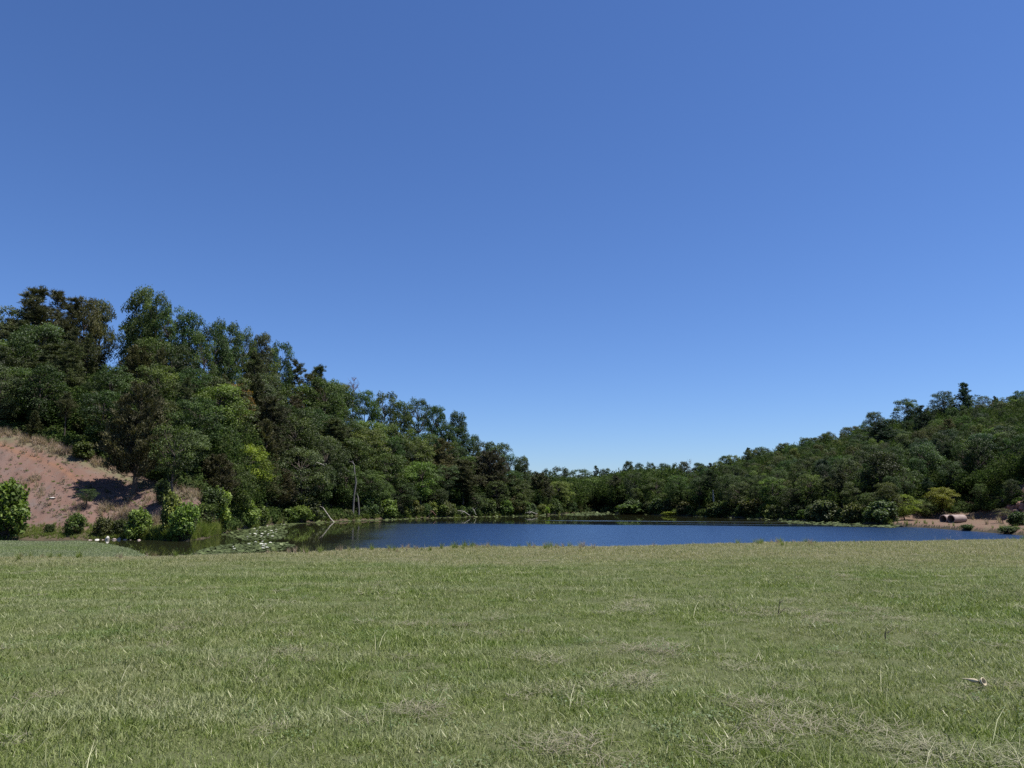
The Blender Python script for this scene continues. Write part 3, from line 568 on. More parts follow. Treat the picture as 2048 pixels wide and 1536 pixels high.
# visibility pass: from near to far, which crowns still show
W_, H_ = 512, 384; cov = np.zeros((H_, W_), bool); yyg, xxg = np.mgrid[0:H_, 0:W_]
plants.sort(key=lambda p: p['y'])
keep = []
for p in plants:
    k = .25; px, top = to_px(p['x'], p['y'], p['z']+p['h']); _, bot = to_px(p['x'], p['y'], p['z']+p['h']*.12)
    a = p['w']*1462/p['y']*.5*k; b = max(1, (bot-top)*.5*k); cx = px*k; cy = (top+bot)*.5*k
    p['px'], p['top'] = px, top; p['area'] = math.pi*a*b
    x0, x1, y0, y1 = int(max(0, cx-a)), int(min(W_, cx+a+1)), int(max(0, cy-b)), int(min(H_, cy+b+1))
    if x1 <= x0 or y1 <= y0: 
        if px > -400 and px < 2448: keep.append(p); p['vis'] = 0
        continue
    sub = (((xxg[y0:y1, x0:x1]-cx)/max(a, .7))**2+((yyg[y0:y1, x0:x1]-cy)/b)**2) < .8
    vis = int((sub & ~cov[y0:y1, x0:x1]).sum()); p['vis'] = vis
    cov[y0:y1, x0:x1] |= sub
    if vis >= 3 or p['hand']: keep.append(p)
plants = keep
oaks = sorted([p for p in plants if p['kind'] in ('oak', 'sparse')], key=lambda p: -(p['vis']+1000*p['hand']))
cut = {id(p) for p in [q for q in oaks if q['px'] > 1052][290:]+[q for q in oaks if q['px'] <= 1052][290:]}; plants = [p for p in plants if id(p) not in cut]
print('plants kept', len(plants), {k: sum(p['kind'] == k for p in plants) for k in P_})

# labels: tone and kind, hill, tier and landmark, then the place in that short row
ORD = ['leftmost', 'second', 'third', 'fourth', 'fifth', 'sixth', 'seventh', 'eighth', 'ninth', 'tenth', 'eleventh', 'twelfth', 'thirteenth', 'fourteenth', 'fifteenth', 'sixteenth', 'seventeenth', 'eighteenth', 'nineteenth', 'twentieth',
       'twenty-first', 'twenty-second', 'twenty-third', 'twenty-fourth', 'twenty-fifth', 'twenty-sixth', 'twenty-seventh', 'twenty-eighth', 'twenty-ninth', 'thirtieth']
def mark(px):
    for lim, s in ((230, 'above the red bank'), (400, 'behind the large cedar'), (600, 'over the lily pads'), (760, 'by the dead trunk'), (900, 'over the middle shore'), (1052, 'near the ridge end'), (1240, 'behind the inlet'), (1400, 'behind the far shrub mound'),
                   (1560, 'where the far hill rises'), (1680, 'over the far middle shore'), (1790, 'beside the dirt spit'), (1880, 'over the yellow green bush'), (1960, 'over the two pipes'), (9999, 'over the red rocks')):
        if px < lim: return s
def tier(p):
    s = float(ip(p['px'], SKY)); base = 1030 if p['px'] > 440 else float(ip(p['px'], BPX)); f = (p['top']-s)/max(20, base-s)
    return 'on the skyline' if p['top'] < s+16 else 'high up' if f < .38 else 'in mid slope' if f < .66 else 'at the foot of the slope'
KN = {'oak': 'leafy tree', 'sparse': 'thin open tree', 'pine': 'pine', 'cedar': 'cedar', 'shrub': 'shrub', 'snag': 'bare dead tree'}
rowsd = {}
for p in plants:
    if p['label'] is None:
        key = f"{p['tone']} {KN[p['kind']]} " + ('at the waterline ' if p['kind'] == 'shrub' else tier(p)+' ') + mark(p['px']); key = key.replace('the foot of the slope', 'the slope foot').replace('over the far middle shore', 'over the mid shore').replace('where the far hill rises', 'where the hill rises').replace('over the yellow green bush', 'over the yellow bush').replace('at the waterline', 'on shore'); rowsd.setdefault(key, []).append(p)
for key, L_ in rowsd.items():
    L_.sort(key=lambda p: p['px'])
    for i, p in enumerate(L_): p['label'] = key if len(L_) == 1 else key+(', leftmost of them' if i == 0 else ', rightmost of them' if i == len(L_)-1 else f', {ORD[i]} from the left')
GRP = {'shrub': 'shrubs along the shore and the bank', 'snag': 'dead trees'}
g7 = np.random.default_rng(77)
for p in plants:
    if len(p['label'].split()) > 16 or len(p['label'].replace('-', ' ').split()) > 16: print('LONG', p['label'])
for i, p in enumerate(plants):
    kd = p['kind']; ps = P_[kd]; v = p['var'] if p['var'] is not None else int(g7.integers(len(ps))); tm, cm = ps[v % len(ps)]
    rt = p['rot'] if p['rot'] is not None else g7.uniform(0, 6.28)
    hill = 'trees of the near wooded hill' if p['px'] < 1052 else 'trees of the far wooded hill'
    e = obj('oak_tree' if kd in ('oak', 'sparse') and p['px'] > 1052 else NOUN[kd], None, loc=(p['x'], p['y'], p['z']), label=p['label'], cat={'shrub': 'shrub'}.get(kd, 'tree'), group=GRP.get(kd, hill))
    e.empty_display_size = .5; e.rotation_euler = (0, 0, rt)
    sw = p['w']/WREF[kd]; sh = p['h']/HREF[kd]; sw = min(max(sw, sh*.45), sh*(4.0 if kd == 'shrub' else 1.6)); e.scale = (sw, sw, sh)
    a = obj(tm.name.split('.')[0], tm, e); b = obj(cm.name.split('.')[0], cm, e)
    base = np.array(TONE[p['tone']]); j = g7.normal(size=3)*.06; col = base*(1+j+g7.normal()*.10); b.color = tuple(np.clip(col, .01, .5))+(1,)

# ------------------------------------------------------------------ scattering with geometry nodes
def scatter(name, pts, rot, scl, protos, label_kind='stuff', tilt=None):
    """one object: points with rot / scl attributes, instancing prototypes that are not linked to the scene"""
    me = bpy.data.meshes.new(name); me.vertices.add(len(pts)); me.vertices.foreach_set('co', np.asarray(pts, np.float32).ravel())
    for nm, v, ty in (('rz', rot, 'FLOAT'), ('sc', scl, 'FLOAT'), ('ix', np.random.default_rng(5).integers(0, len(protos), len(pts)), 'INT')):
        a = me.attributes.new(nm, ty, 'POINT'); a.data.foreach_set('value', np.asarray(v, np.float32 if ty == 'FLOAT' else np.int32))
    o = bpy.data.objects.new(name, me); C.objects.link(o); o['kind'] = label_kind
    col = bpy.data.collections.new(name+'_source')
    for k, pm in enumerate(protos): col.objects.link(bpy.data.objects.new(f'{name}_tuft_{k}', pm))
    ng = bpy.data.node_groups.new(name, 'GeometryNodeTree')
    ng.interface.new_socket('Geometry', in_out='INPUT', socket_type='NodeSocketGeometry'); ng.interface.new_socket('Geometry', in_out='OUTPUT', socket_type='NodeSocketGeometry')
    n = ng.nodes; l = ng.links; gi = n.new('NodeGroupInput'); go = n.new('NodeGroupOutput')
    iop = n.new('GeometryNodeInstanceOnPoints'); ci = n.new('GeometryNodeCollectionInfo'); ci.inputs['Collection'].default_value = col
    ci.inputs['Separate Children'].default_value = True; ci.inputs['Reset Children'].default_value = True
    def na(nm, ty):
        a = n.new('GeometryNodeInputNamedAttribute'); a.data_type = ty; a.inputs['Name'].default_value = nm; return a.outputs['Attribute']
    mtp = n.new('GeometryNodeMeshToPoints'); l.new(gi.outputs[0], mtp.inputs['Mesh'])
    l.new(mtp.outputs[0], iop.inputs['Points']); l.new(ci.outputs[0], iop.inputs['Instance']); iop.inputs['Pick Instance'].default_value = True
    l.new(na('ix', 'INT'), iop.inputs['Instance Index'])
    cx = n.new('ShaderNodeCombineXYZ'); l.new(na('rz', 'FLOAT'), cx.inputs[2]); l.new(cx.outputs[0], iop.inputs['Rotation'])
    l.new(na('sc', 'FLOAT'), iop.inputs['Scale']); l.new(iop.outputs[0], go.inputs[0])
    md = o.modifiers.new('scatter', 'NODES'); md.node_group = ng
    return o
def blades(G, n, g, R_, ln, wd, lean, curl=.5, tone=(.5, .18), flat=0.0):
    r = R_*np.sqrt(g.random(n)); th = g.random(n)*6.283; b = np.stack([r*np.cos(th), r*np.sin(th), np.full(n, -.012)], 1)
    a = g.random(n)*6.283; le = np.abs(g.normal(size=n))*lean+flat; h = np.stack([np.cos(a), np.sin(a), np.zeros(n)], 1)
    d1 = nrm(h*np.sin(le)[:, None]+np.array([0, 0, 1.])*np.cos(le)[:, None]); le2 = le+curl*g.random(n)
    d2 = nrm(h*np.sin(le2)[:, None]+np.array([0, 0, 1.])*np.cos(le2)[:, None])
    L_ = (ln*g.uniform(.5, 1.3, n))[:, None]; s = np.stack([-np.sin(a), np.cos(a), np.zeros(n)], 1)
    sw = g.normal(size=(n, 1)); s = nrm(s+h*sw*.8)*wd*.5*g.uniform(.7, 1.3, (n, 1))
    m_ = b+d1*L_*.5; e = m_+d2*L_*.5; m_[:, 2] = np.maximum(m_[:, 2], .004); e[:, 2] = np.maximum(e[:, 2], .006)
    v = np.stack([b-s, b+s, m_+s*.85, m_-s*.85, e], 1).reshape(-1, 3); k = np.arange(n)[:, None]*5
    G.add(v, k+np.array([0, 1, 2, 3]), k+np.array([3, 2, 4]), np.repeat(np.clip(g.normal(size=n)*tone[1]+tone[0], 0, 1), 5))
def grassmat(name, stops, dry, dryamt=.5, patch=.35, far=None, trans=.3, rough_=.55, spec_=.35):
    m, t = newmat(name); a = attr(t, 'tone')
    c = ramp(t, a, stops); n1_ = nz(t, patch, 4); n2_ = nz(t, 2.3, 3)
    k = mth(t, 'ADD', mth(t, 'MULTIPLY', n1_, .65), mth(t, 'MULTIPLY', n2_, .35))
    dr = mth(t, 'MULTIPLY', rng_(t, k, .42, .62), rng_(t, a, .15, .8, .3, 1.))
    c = mixc(t, mth(t, 'MULTIPLY', dr, dryamt), c, dry)
    c = mixc(t, rng_(t, nz(t, .9, 2, wpos(t, (1, 1, .01))), .35, .7, 0, .5), c, mixc(t, 1., c, (.72, .86, .55), 'MULTIPLY'))
    if far:
        wr_ = nz(t, 1.0, 3, wpos(t, (.22, 1.15, 0))); c = mixc(t, mth(t, 'MULTIPLY', rng_(t, wr_, .5, .64, 0, .55), rng_(t, a, .1, .6, .3, 1)), c, (.31, .32, .18))
        wg_ = nz(t, 1.0, 3, wpos(t, (.3, .9, 0))); c = mixc(t, rng_(t, wg_, .56, .68, 0, .5), c, mixc(t, 1., c, (.62, .80, .45), 'MULTIPLY'))
        P2 = wpos(t); sxx = N(t, 'ShaderNodeSeparateXYZ'); t.links.new(P2, sxx.inputs[0])
        w_ = mth(t, 'ADD', sxx.outputs[1], mth(t, 'MULTIPLY', mth(t, 'SUBTRACT', nz(t, .25, 3), .5), 14.0))
        c = mixc(t, mth(t, 'MULTIPLY', rng_(t, w_, 16.5, 22, 0, .75), rng_(t, a, .2, .6, .4, 1)), c, far)
    finish(t, c, rough_, spec_, trans=trans, tcol=mixc(t, 1., c, (1.1, 1.25, .7), 'MULTIPLY')); return m
M_grass = grassmat('grass_blades', [(0, (.045, .066, .014)), (.35, (.120, .158, .034)), (.7, (.220, .258, .072)), (.93, (.36, .37, .175)), (1, (.60, .57, .36))], (.29, .26, .175), .55, .35, (.34, .29, .18))
M_thatch = grassmat('dry_thatch', [(0, (.17, .155, .105)), (.5, (.28, .25, .18)), (1, (.44, .40, .30))], (.22, .16, .12), .5)
gp = []
gg = np.random.default_rng(100)
for k, (n, R_, ln, wd, lean, fl, tn) in enumerate([(60, .14, .060, .0056, .7, .1, (.42, .22)), (64, .14, .052, .0050, .8, .2, (.5, .22)), (50, .13, .075, .0066, .7, .15, (.38, .22)), (66, .15, .05, .0048, .9, .4, (.6, .2)), (50, .14, .085, .0058, .8, .3, (.48, .25))]):
    G = Geo(); blades(G, n, gg, R_, ln, wd, lean, .8, tn, fl); gp.append(G.mesh('grass_tuft', [M_grass]))
P3 = []
for y0, y1, dens in ((2.6, 7, 150), (7, 12, 120), (12, 19, 85), (19, 33, 60)):
    n = int((y1-y0)*2*(y1*.80+1.5)*dens); y = gg.uniform(y0, y1, n); x = gg.uniform(-1, 1, n)*(y1*.80+1.5); P3.append(np.stack([x, y], 1)[np.abs(x) < y*.80+1.5])
P3 = np.concatenate(P3); dn = noise(P3[:, 0], P3[:, 1], .9, 21)+.6*noise(P3[:, 0], P3[:, 1], .35, 22); P3 = P3[(dn > -.42) | (gg.random(len(P3)) < .7)]
z, reg, o_, c_ = terrain(P3[:, 0], P3[:, 1]); P3 = np.c_[P3, z]
sc_ = gg.uniform(.65, 1.15, len(P3))*(1+.55*noise(P3[:, 0], P3[:, 1], 1.6, 23)+.5*noise(P3[:, 0], P3[:, 1], .5, 24))*(1+.02*np.maximum(0, P3[:, 1]-9))
scatter('grass', P3, gg.random(len(P3))*6.283, sc_, gp)
print('grass tufts', len(P3))
# dry thatch lying in patches
tpz = []
for k in range(3):
    G = Geo(); blades(G, 40, gg, .16, .17, .004, .25, .3, (.5, .25), 1.25); tpz.append(G.mesh('thatch_tuft', [M_thatch]))
n = 9000; y = gg.uniform(2.8, 26, n); x = gg.uniform(-1, 1, n)*(y*.8+1); k = noise(x, y, 1.1, 31)+.6*noise(x, y, .4, 32)
spots = [(1610, 1465, .55), (1560, 1420, .35), (1840, 1480, .35), (1900, 1530, .4), (1130, 1480, .3), (330, 1260, .3), (820, 1420, .35), (1320, 1300, .5), (1520, 1225, .8), (1700, 1235, .8)]
boost = np.zeros(n)
for sx_, sy_, r in spots:
    q_ = onz(sx_, sy_, 0); boost = np.maximum(boost, np.exp(-((x-q_[0])**2+(y-q_[1])**2)/r**2))
s = ((k > .36) & (gg.random(n) < .3)) | (gg.random(n) < .03); x, y = x[s], y[s]
for sx_, sy_, r in spots:
    q_ = onz(sx_, sy_, 0); m_ = int(22*r); x = np.r_[x, q_[0]+gg.normal(size=m_)*r*.5]; y = np.r_[y, q_[1]+gg.normal(size=m_)*r*.45]
scatter('dry_thatch', np.c_[x, y, terrain(x, y)[0]+.035], gg.random(len(x))*6.283, gg.uniform(.7, 1.2, len(x)), tpz)
# longer stalks that the mower left
stp = []
for k in range(3):
    G = Geo(); blades(G, 5, gg, .1, .26, .004, .7, .6, (.75, .2), .1); stp.append(G.mesh('stalk_tuft', [M_grass]))
n = 1500; y = gg.uniform(3, 28, n); x = gg.uniform(-1, 1, n)*(y*.8+1)
scatter('long_grass_stalks', np.c_[x, y, terrain(x, y)[0]], gg.random(n)*6.283, gg.uniform(.5, 1.15, n), stp)

LW = []
M_lw = grassmat('lawn_weed', [(0, (.06, .10, .03)), (.6, (.11, .16, .055)), (1, (.19, .23, .11))], (.16, .17, .09), .4, .8)
for k in range(3):
    G = Geo(); q3 = gg.normal(size=(34, 3))*np.array([.055, .055, .008])+np.array([0, 0, .02]); leaves(G, q3, .016, gg, np.clip(.5+.2*gg.normal(size=34), 0, 1), up=np.tile([0, 0, 1.4], (34, 1)), asp=.6); LW.append(G.mesh('weed_rosette', [M_lw]))
n = 2600; y = gg.uniform(3, 26, n); x = gg.uniform(-1, 1, n)*(y*.8+1); s = noise(x, y, 1.4, 51)+.5*noise(x, y, .3, 52) > .12
scatter('lawn_weeds', np.c_[x, y, terrain(x, y)[0]+.015][s], gg.random(s.sum())*6.283, gg.uniform(.6, 1.7, s.sum()), LW)
# grass on the low terrace and shore grasses
M_tg = grassmat('terrace_grass', [(0, (.14, .155, .085)), (.5, (.235, .255, .15)), (1, (.34, .36, .23))], (.19, .25, .07), .8, .12)
M_sedge = grassmat('green_sedge', [(0, (.07, .10, .02)), (.5, (.15, .19, .035)), (1, (.26, .29, .07))], (.24, .22, .10), .6, .5, trans=.4)
M_dry = grassmat('broomsedge', [(0, (.20, .14, .10)), (.5, (.34, .25, .19)), (1, (.52, .42, .34))], (.36, .24, .18), .4, .5)
tg = []
for k in range(3):
    G = Geo(); blades(G, 40, gg, .32, .12, .022, .7, .6, (.5, .25)); tg.append(G.mesh('terrace_tuft', [M_tg]))
n = 16000; y = gg.uniform(44, 68, n); c = gg.uniform(-60, 430, n); x = (c-1024)/1480*y; z, reg, o_, c_ = terrain(x, y); s = (z > WZ+.04) & (reg < 2)
scatter('terrace_grass', np.c_[x, y, z][s], gg.random(s.sum())*6.28, gg.uniform(.6, 1.3, s.sum()), tg)
def tall(n, R_, ln, wd, lean, mat, tn=(.5, .2), curl=.9):
    out = []
    for k in range(4):
        G = Geo(); blades(G, n, gg, R_, ln, wd, lean, curl, tn); out.append(G.mesh('tall_tuft', [mat]))
    return out
SG = tall(45, .22, .95, .026, .35, M_sedge); DG = tall(40, .2, .85, .022, .3, M_dry, curl=1.1)
def shore_pts(n, c0, c1, o0, o1):
    c = gg.uniform(c0, c1, n); Y = ip(c, FAR)+gg.uniform(o0, o1, n); x = (c-1024)/1480*Y; z, reg, o_, _ = terrain(x, Y); s = z > WZ-.12; return np.c_[x, Y, z][s]
def pix_pts(px, py, spx, spy, n):
    """ground points round a spot of the photograph"""
    out = []
    Ys = np.arange(40, 200, .3)
    for _ in range(n):
        a, b = px+gg.normal()*spx, py+gg.normal()*spy; k = Ys/(F*CP-(768-b)*SP); xx_ = (a-1024)*k; zz_ = EYE+slope(b)*Ys; tz = terrain(xx_, Ys)[0]
        i = np.argmax(zz_ <= tz)
        if zz_[i] <= tz[i]: out.append((xx_[i], Ys[i], max(tz[i], WZ-.1)))
    return np.array(out)
pts = np.concatenate([shore_pts(1500, -60, 300, .1, 4.2), shore_pts(900, 250, 520, .0, 2.6), shore_pts(500, 500, 1120, -.1, 1.5), shore_pts(260, 1130, 1780, 0, 1.2), pix_pts(402, 1066, 10, 5, 70), pix_pts(430, 1062, 10, 4, 50), pix_pts(365, 1075, 22, 3, 60), pix_pts(790, 1030, 25, 3, 50), pix_pts(890, 1025, 16, 4, 60), pix_pts(980, 1022, 14, 3, 50), pix_pts(330, 1070, 20, 4, 60), shore_pts(25, 1790, 2080, .2, 2)])
cs_ = 1024+1480*pts[:, 0]/pts[:, 1]; scatter('green_sedge', pts, gg.random(len(pts))*6.28, gg.uniform(.35, 1.0, len(pts))*(.42+.58*ss(170, 330, cs_)), SG)
pts = np.concatenate([pix_pts(20, 866, 22, 5, 130), pix_pts(75, 884, 22, 6, 110), pix_pts(135, 905, 24, 5, 120), pix_pts(205, 930, 16, 5, 60), pix_pts(55, 965, 12, 6, 22), pix_pts(85, 990, 14, 6, 14), pix_pts(205, 1025, 8, 6, 22), pix_pts(250, 1030, 20, 10, 60), pix_pts(300, 1045, 18, 12, 80),
                      pix_pts(440, 1046, 18, 6, 120), pix_pts(480, 1048, 14, 5, 90), pix_pts(530, 1042, 20, 4, 90), pix_pts(385, 990, 16, 10, 60), pix_pts(140, 1020, 20, 10, 20), shore_pts(130, 560, 1110, .6, 2.4), pix_pts(320, 1005, 20, 5, 18), pix_pts(1110, 1022, 8, 3, 40), pix_pts(2000, 1040, 25, 4, 20)])
scatter('broomsedge', pts, gg.random(len(pts))*6.28, gg.uniform(.4, 1.15, len(pts)), DG)
# weeds on the red bank
G = Geo(); blades(G, 26, gg, .16, .22, .03, .9, .6, (.3, .2)); WE = [G.mesh('weed_tuft', [M_sedge])]
G = Geo(); leaves(G, gg.normal(size=(30, 3))*.13+np.array([0, 0, .12]), .12, gg, np.full(30, .3)); WE.append(G.mesh('weed_tuft', [grassmat('weed_leaf', [(0, (.05, .06, .03)), (1, (.12, .12, .06))], (.12, .09, .06), .5)]))
n = 420; c = gg.uniform(-60, 420, n); Y = ip(c, FAR)+gg.uniform(3, 18, n)*np.clip(ip(c, OB)/18, 0, 1); x = (c-1024)/1480*Y; z, reg, o_, _ = terrain(x, Y); s = reg == 3
scatter('bank_weeds', np.c_[x, Y, z][s], gg.random(s.sum())*6.28, gg.uniform(.4, 1.5, s.sum()), WE)
# loose stones of the red bank, darkened to stand in for shadowed specks
GS = []
for k in range(3):
    G = Geo(); d = rdir(10, gg)*gg.uniform(.35, .5, (10, 1))*np.array([1.2, 1, .6]); import itertools
    th = np.linspace(0, 6.283, 7)[:-1]; lo = np.stack([.5*np.cos(th), .4*np.sin(th), th*0-.1], 1)*gg.uniform(.8, 1.2, (6, 1)); hi = lo*np.array([.62, .62, 1])+np.array([0, 0, .38]); v = np.concatenate([lo, hi, [[0, 0, .36]]])
    G.add(v, [[i, (i+1) % 6, 6+(i+1) % 6, 6+i] for i in range(6)], [[6+i, 6+(i+1) % 6, 12] for i in range(6)]); GS.append(G.mesh('bank_shade_stone', [simple('bank_shade_stone', ((.10, .065, .052), (.13, .10, .085), (.05, .035, .03))[k], .9, .2, .3, 4)]))
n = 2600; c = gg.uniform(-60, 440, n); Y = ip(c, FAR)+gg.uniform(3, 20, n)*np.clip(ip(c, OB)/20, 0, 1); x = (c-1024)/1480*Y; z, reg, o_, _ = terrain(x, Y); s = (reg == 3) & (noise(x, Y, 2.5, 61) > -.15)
scatter('bank_shade_gravel', np.c_[x, Y, z][s], gg.random(s.sum())*6.28, .06+.22*gg.random(s.sum())**3, GS)
# ragged taller growth where the lawn drops to the water
n = 900; x = gg.uniform(-32, 36, n); yc_ = ip(1024+1480*x/26., CREST)+gg.uniform(-1.2, 2.2, n); kk = noise(x, x*0, 1.3, 71)+.5*noise(x, x*0, .3, 72) > -.05
pts = np.c_[x, yc_, terrain(x, yc_)[0]][kk]; scatter('crest_grass', pts, gg.random(len(pts))*6.28, gg.uniform(.1, .3, len(pts)), SG[:2]+DG[:2])
# undergrowth between the trunks
UG = []
M_under = grassmat('undergrowth_leaf', [(0, (.025, .042, .012)), (.5, (.045, .074, .02)), (1, (.09, .12, .032))], (.09, .07, .04), .4, rough_=.85, spec_=.1)
for k in range(3):
    G = Geo(); d = rdir(160, gg); d[:, 2] = np.abs(d[:, 2]); leaves(G, d*gg.uniform(.3, 1, (160, 1))*np.array([1, 1, .9]), .26, gg, np.clip(.5+.2*gg.normal(size=160), 0, 1), up=d); UG.append(G.mesh('undergrowth_clump', [M_under]))
n = 9000; c = gg.uniform(-200, 2250, n); ob = ip(c, OB); st_ = np.where(c < 440, ob+1.5, np.where(c > 1780, ip(c, OA)+3, 1.3)); Y = ip(c, FAR)+st_+(ip(c, OR)+4-st_)*gg.random(n)**1.5; x = (c-1024)/1480*Y; z = terrain(x, Y)[0]
ppx, _ = to_px(x, Y, z); s = ~((np.abs(ppx-222) < 26) & (Y > 105))
scatter('undergrowth', np.c_[x, Y, z][s], gg.random(s.sum())*6.28, gg.uniform(.5, 1.5, s.sum()), UG)
UT = []
for k in range(3):
    G = Geo()
    for j in range(9):
        c0_ = gg.normal(size=3)*np.array([.38, .38, .2])+np.array([0, 0, .75]); c0_[2] = max(.25, c0_[2]); d = rdir(150, gg); leaves(G, c0_+d*gg.uniform(.12, .42, (150, 1)), .09, gg, np.clip(.45+.2*gg.normal(size=150), 0, 1), up=d*.5)
    UT.append(G.mesh('understorey_clump', [M_under]))
n = 2600; c = gg.uniform(-200, 2250, n); ob = ip(c, OB); st_ = np.where(c < 440, ob+6, np.where(c > 1780, ip(c, OA)+8, 7.)); Y = ip(c, FAR)+st_+(ip(c, OR)+12-st_)*gg.random(n); x = (c-1024)/1480*Y; z = terrain(x, Y)[0]
ppx, _ = to_px(x, Y, z); s = ~((np.abs(ppx-222) < 34) & (Y > 100))
c2_ = gg.uniform(1045, 1345, 900); Y2 = ip(c2_, FAR)+gg.uniform(18, 85, 900); x2 = (c2_-1024)/1480*Y2; z2 = terrain(x2, Y2)[0]
scatter('understorey', np.r_[np.c_[x, Y, z][s], np.c_[x2, Y2, z2]], gg.random(s.sum()+900)*6.28, np.r_[gg.uniform(2.2, 4.2, s.sum()), gg.uniform(4.0, 7.0, 900)], UT)
# reeds in the inlet
RD = tall(40, .35, 1.0, .03, .15, grassmat('reeds', [(0, (.10, .15, .09)), (1, (.19, .25, .16))], (.16, .2, .12), .3))
pts = np.concatenate([pix_pts(402, 1068, 9, 3, 45), pix_pts(432, 1063, 8, 3, 35), pix_pts(345, 1078, 14, 2, 40), pix_pts(300, 1079, 12, 2, 25)]); scatter('shore_reeds', pts, gg.random(len(pts))*6.28, gg.uniform(.8, 1.4, len(pts)), SG)
pts = shore_pts(420, 1142, 1226, -1.5, 10); scatter('reeds', pts, gg.random(len(pts))*6.28, gg.uniform(.6, 1.1, len(pts)), RD)

# ------------------------------------------------------------------ lily pads
def inpoly(x, y, poly):
    c = np.zeros(len(x), bool); j = len(poly)-1
    for i in range(len(poly)):
        xi, yi = poly[i]; xj, yj = poly[j]; c ^= ((yi > y) != (yj > y)) & (x < (xj-xi)*(y-yi)/(yj-yi+1e-9)+xi); j = i
    return c
m, t = newmat('lily_pad'); a = attr(t, 'tone'); c = ramp(t, a, [(0, (.045, .06, .022)), (.5, (.07, .09, .032)), (.85, (.10, .125, .045)), (1, (.18, .20, .10))]); finish(t, c, .7, .15); M_pad = m
polyA = [(432, 1067), (480, 1058), (560, 1048), (612, 1045.5), (590, 1050), (573, 1056), (556, 1060), (580, 1063), (566, 1067), (575, 1072), (560, 1078), (500, 1081.5), (480, 1080), (455, 1073)]
polyB = [(425, 1094), (470, 1087), (530, 1083.5), (572, 1086), (588, 1092), (578, 1097), (560, 1102), (380, 1112), (395, 1102)]
polyC = [(1545, 1041.5), (1700, 1047), (1792, 1051), (1792, 1056.5), (1700, 1053.5), (1600, 1048)]
polyD = [(1080, 1031), (1140, 1027.5), (1180, 1023.5), (1225, 1026.3), (1235, 1029), (1150, 1032)]
G = Geo(); padpos = []
def pads(poly, n, r0, r1, thr=-.22, tb=.5):
    xs, ys = [p[0] for p in poly], [p[1] for p in poly]; Y1 = 4*1480/(min(ys)-998); Y0 = 4*1480/(max(ys)-998)
    x = gg.uniform((min(xs)-1024)/1480*Y1 if min(xs) < 1024 else (min(xs)-1024)/1480*Y0, (max(xs)-1024)/1480*(Y0 if max(xs) < 1024 else Y1), n); y = gg.uniform(Y0, Y1, n)
    a_, b_ = to_px(x, y, np.full(n, WZ)); k = inpoly(a_, b_, poly) & (noise(x, y*.5, 2.2, 41) > thr) ; put(x[k], y[k], r0, r1, tb)
def put(x, y, r0, r1, tb):
    m_ = len(x); z = terrain(x, y)[0]; k = z < WZ-.01; x, y = x[k], y[k]; m_ = len(x); r = gg.uniform(r0, r1, m_)
    th = np.linspace(.25, 6.03, 8)[None, :]+gg.random((m_, 1))*6.28; tl = gg.normal(size=(m_, 2))*.05*(1+4*(gg.random((m_, 1)) < .05))
    vx = r[:, None]*np.cos(th); vy = r[:, None]*np.sin(th); vz = vx*tl[:, :1]+vy*tl[:, 1:]; z0 = WZ+.012+gg.random(m_)*.02+np.abs(tl).sum(1)*r*.9
    v = np.stack([x[:, None]+vx, y[:, None]+vy, z0[:, None]+vz], -1); v = np.concatenate([np.stack([x, y, z0+.0], -1)[:, None], v], 1).reshape(-1, 3)
    G.add(v, np.arange(m_*9).reshape(-1, 9)[:, [0]*1] if False else None, (np.arange(m_)[:, None, None]*9+np.array([[0, i+1, i+2] for i in range(7)])[None]).reshape(-1, 3), np.repeat(np.clip(tb+gg.normal(size=m_)*.2, 0, 1), 9))
    padpos.append(np.stack([x, y], 1))
pads(polyA, 16000, .12, .21, -.3, .42); pads(polyB, 7500, .10, .18, -.42, .4); pads(polyC, 5200, .2, .36); pads(polyD, 3500, .25, .45, -.1)
n = 1900; c = gg.uniform(560, 1120, n); x0 = ip(c, FAR)-gg.uniform(-.4, 3.2, n)*(.5+gg.random(n)); put((c-1024)/1480*x0, x0, .2, .36, .55)
n = 1400; c = gg.uniform(1235, 1800, n); x0 = ip(c, FAR)-gg.uniform(-.6, 1.8, n); put((c-1024)/1480*x0, x0, .2, .36, .55)
o = obj('lily_pads', G.mesh('lily_pads', [M_pad]), kind='stuff', label='green lily pads floating in mats along the shores', cat='lily pads')
# white lilies
mw, t = newmat('lily_petal'); finish(t, (.80, .80, .72), .5, .3, trans=.2, tcol=(.8, .8, .7)); my, t = newmat('lily_centre'); finish(t, (.7, .5, .06), .6)
GF = Geo()
for ring, (nn, el, ln) in enumerate([(9, .35, .15), (8, .75, .13), (6, 1.15, .10)]):
    for k in range(nn):
        a = k*6.283/nn+ring*.3; d = np.array([math.cos(a)*math.cos(el), math.sin(a)*math.cos(el), math.sin(el)]); s = np.array([-math.sin(a), math.cos(a), 0])*.038
        GF.add([d*.01, d*ln*.5+s, d*ln, d*ln*.5-s], [(0, 1, 2, 3)])
MF = GF.mesh('petals', [mw]); GC = Geo(); tube(GC, [(0, 0, .0), (0, 0, .05), (0, 0, .07)], [.03, .03, .005], 8); MC = GC.mesh('flower_centre', [my], True)
fl = [(509, 1058.5), (514, 1063.5), (495, 1074.5), (510, 1069.5), (528, 1076), (537, 1069.5), (543, 1063), (552, 1061), (524, 1069), (500, 1069.5), (546, 1067), (531, 1064), (545, 1074), (535, 1053), (520, 1056), (565, 1048), (569, 1050), (562, 1049), (540, 1050), (590, 1046.5), (622, 1045), (650, 1044), (522, 1074),
      (466, 1095.5), (469, 1099.5), (511, 1086), (525, 1084.5), (531, 1090), (541, 1087), (526, 1098.5), (523, 1090), (527, 1094.5), (498, 1090), (534, 1097)]
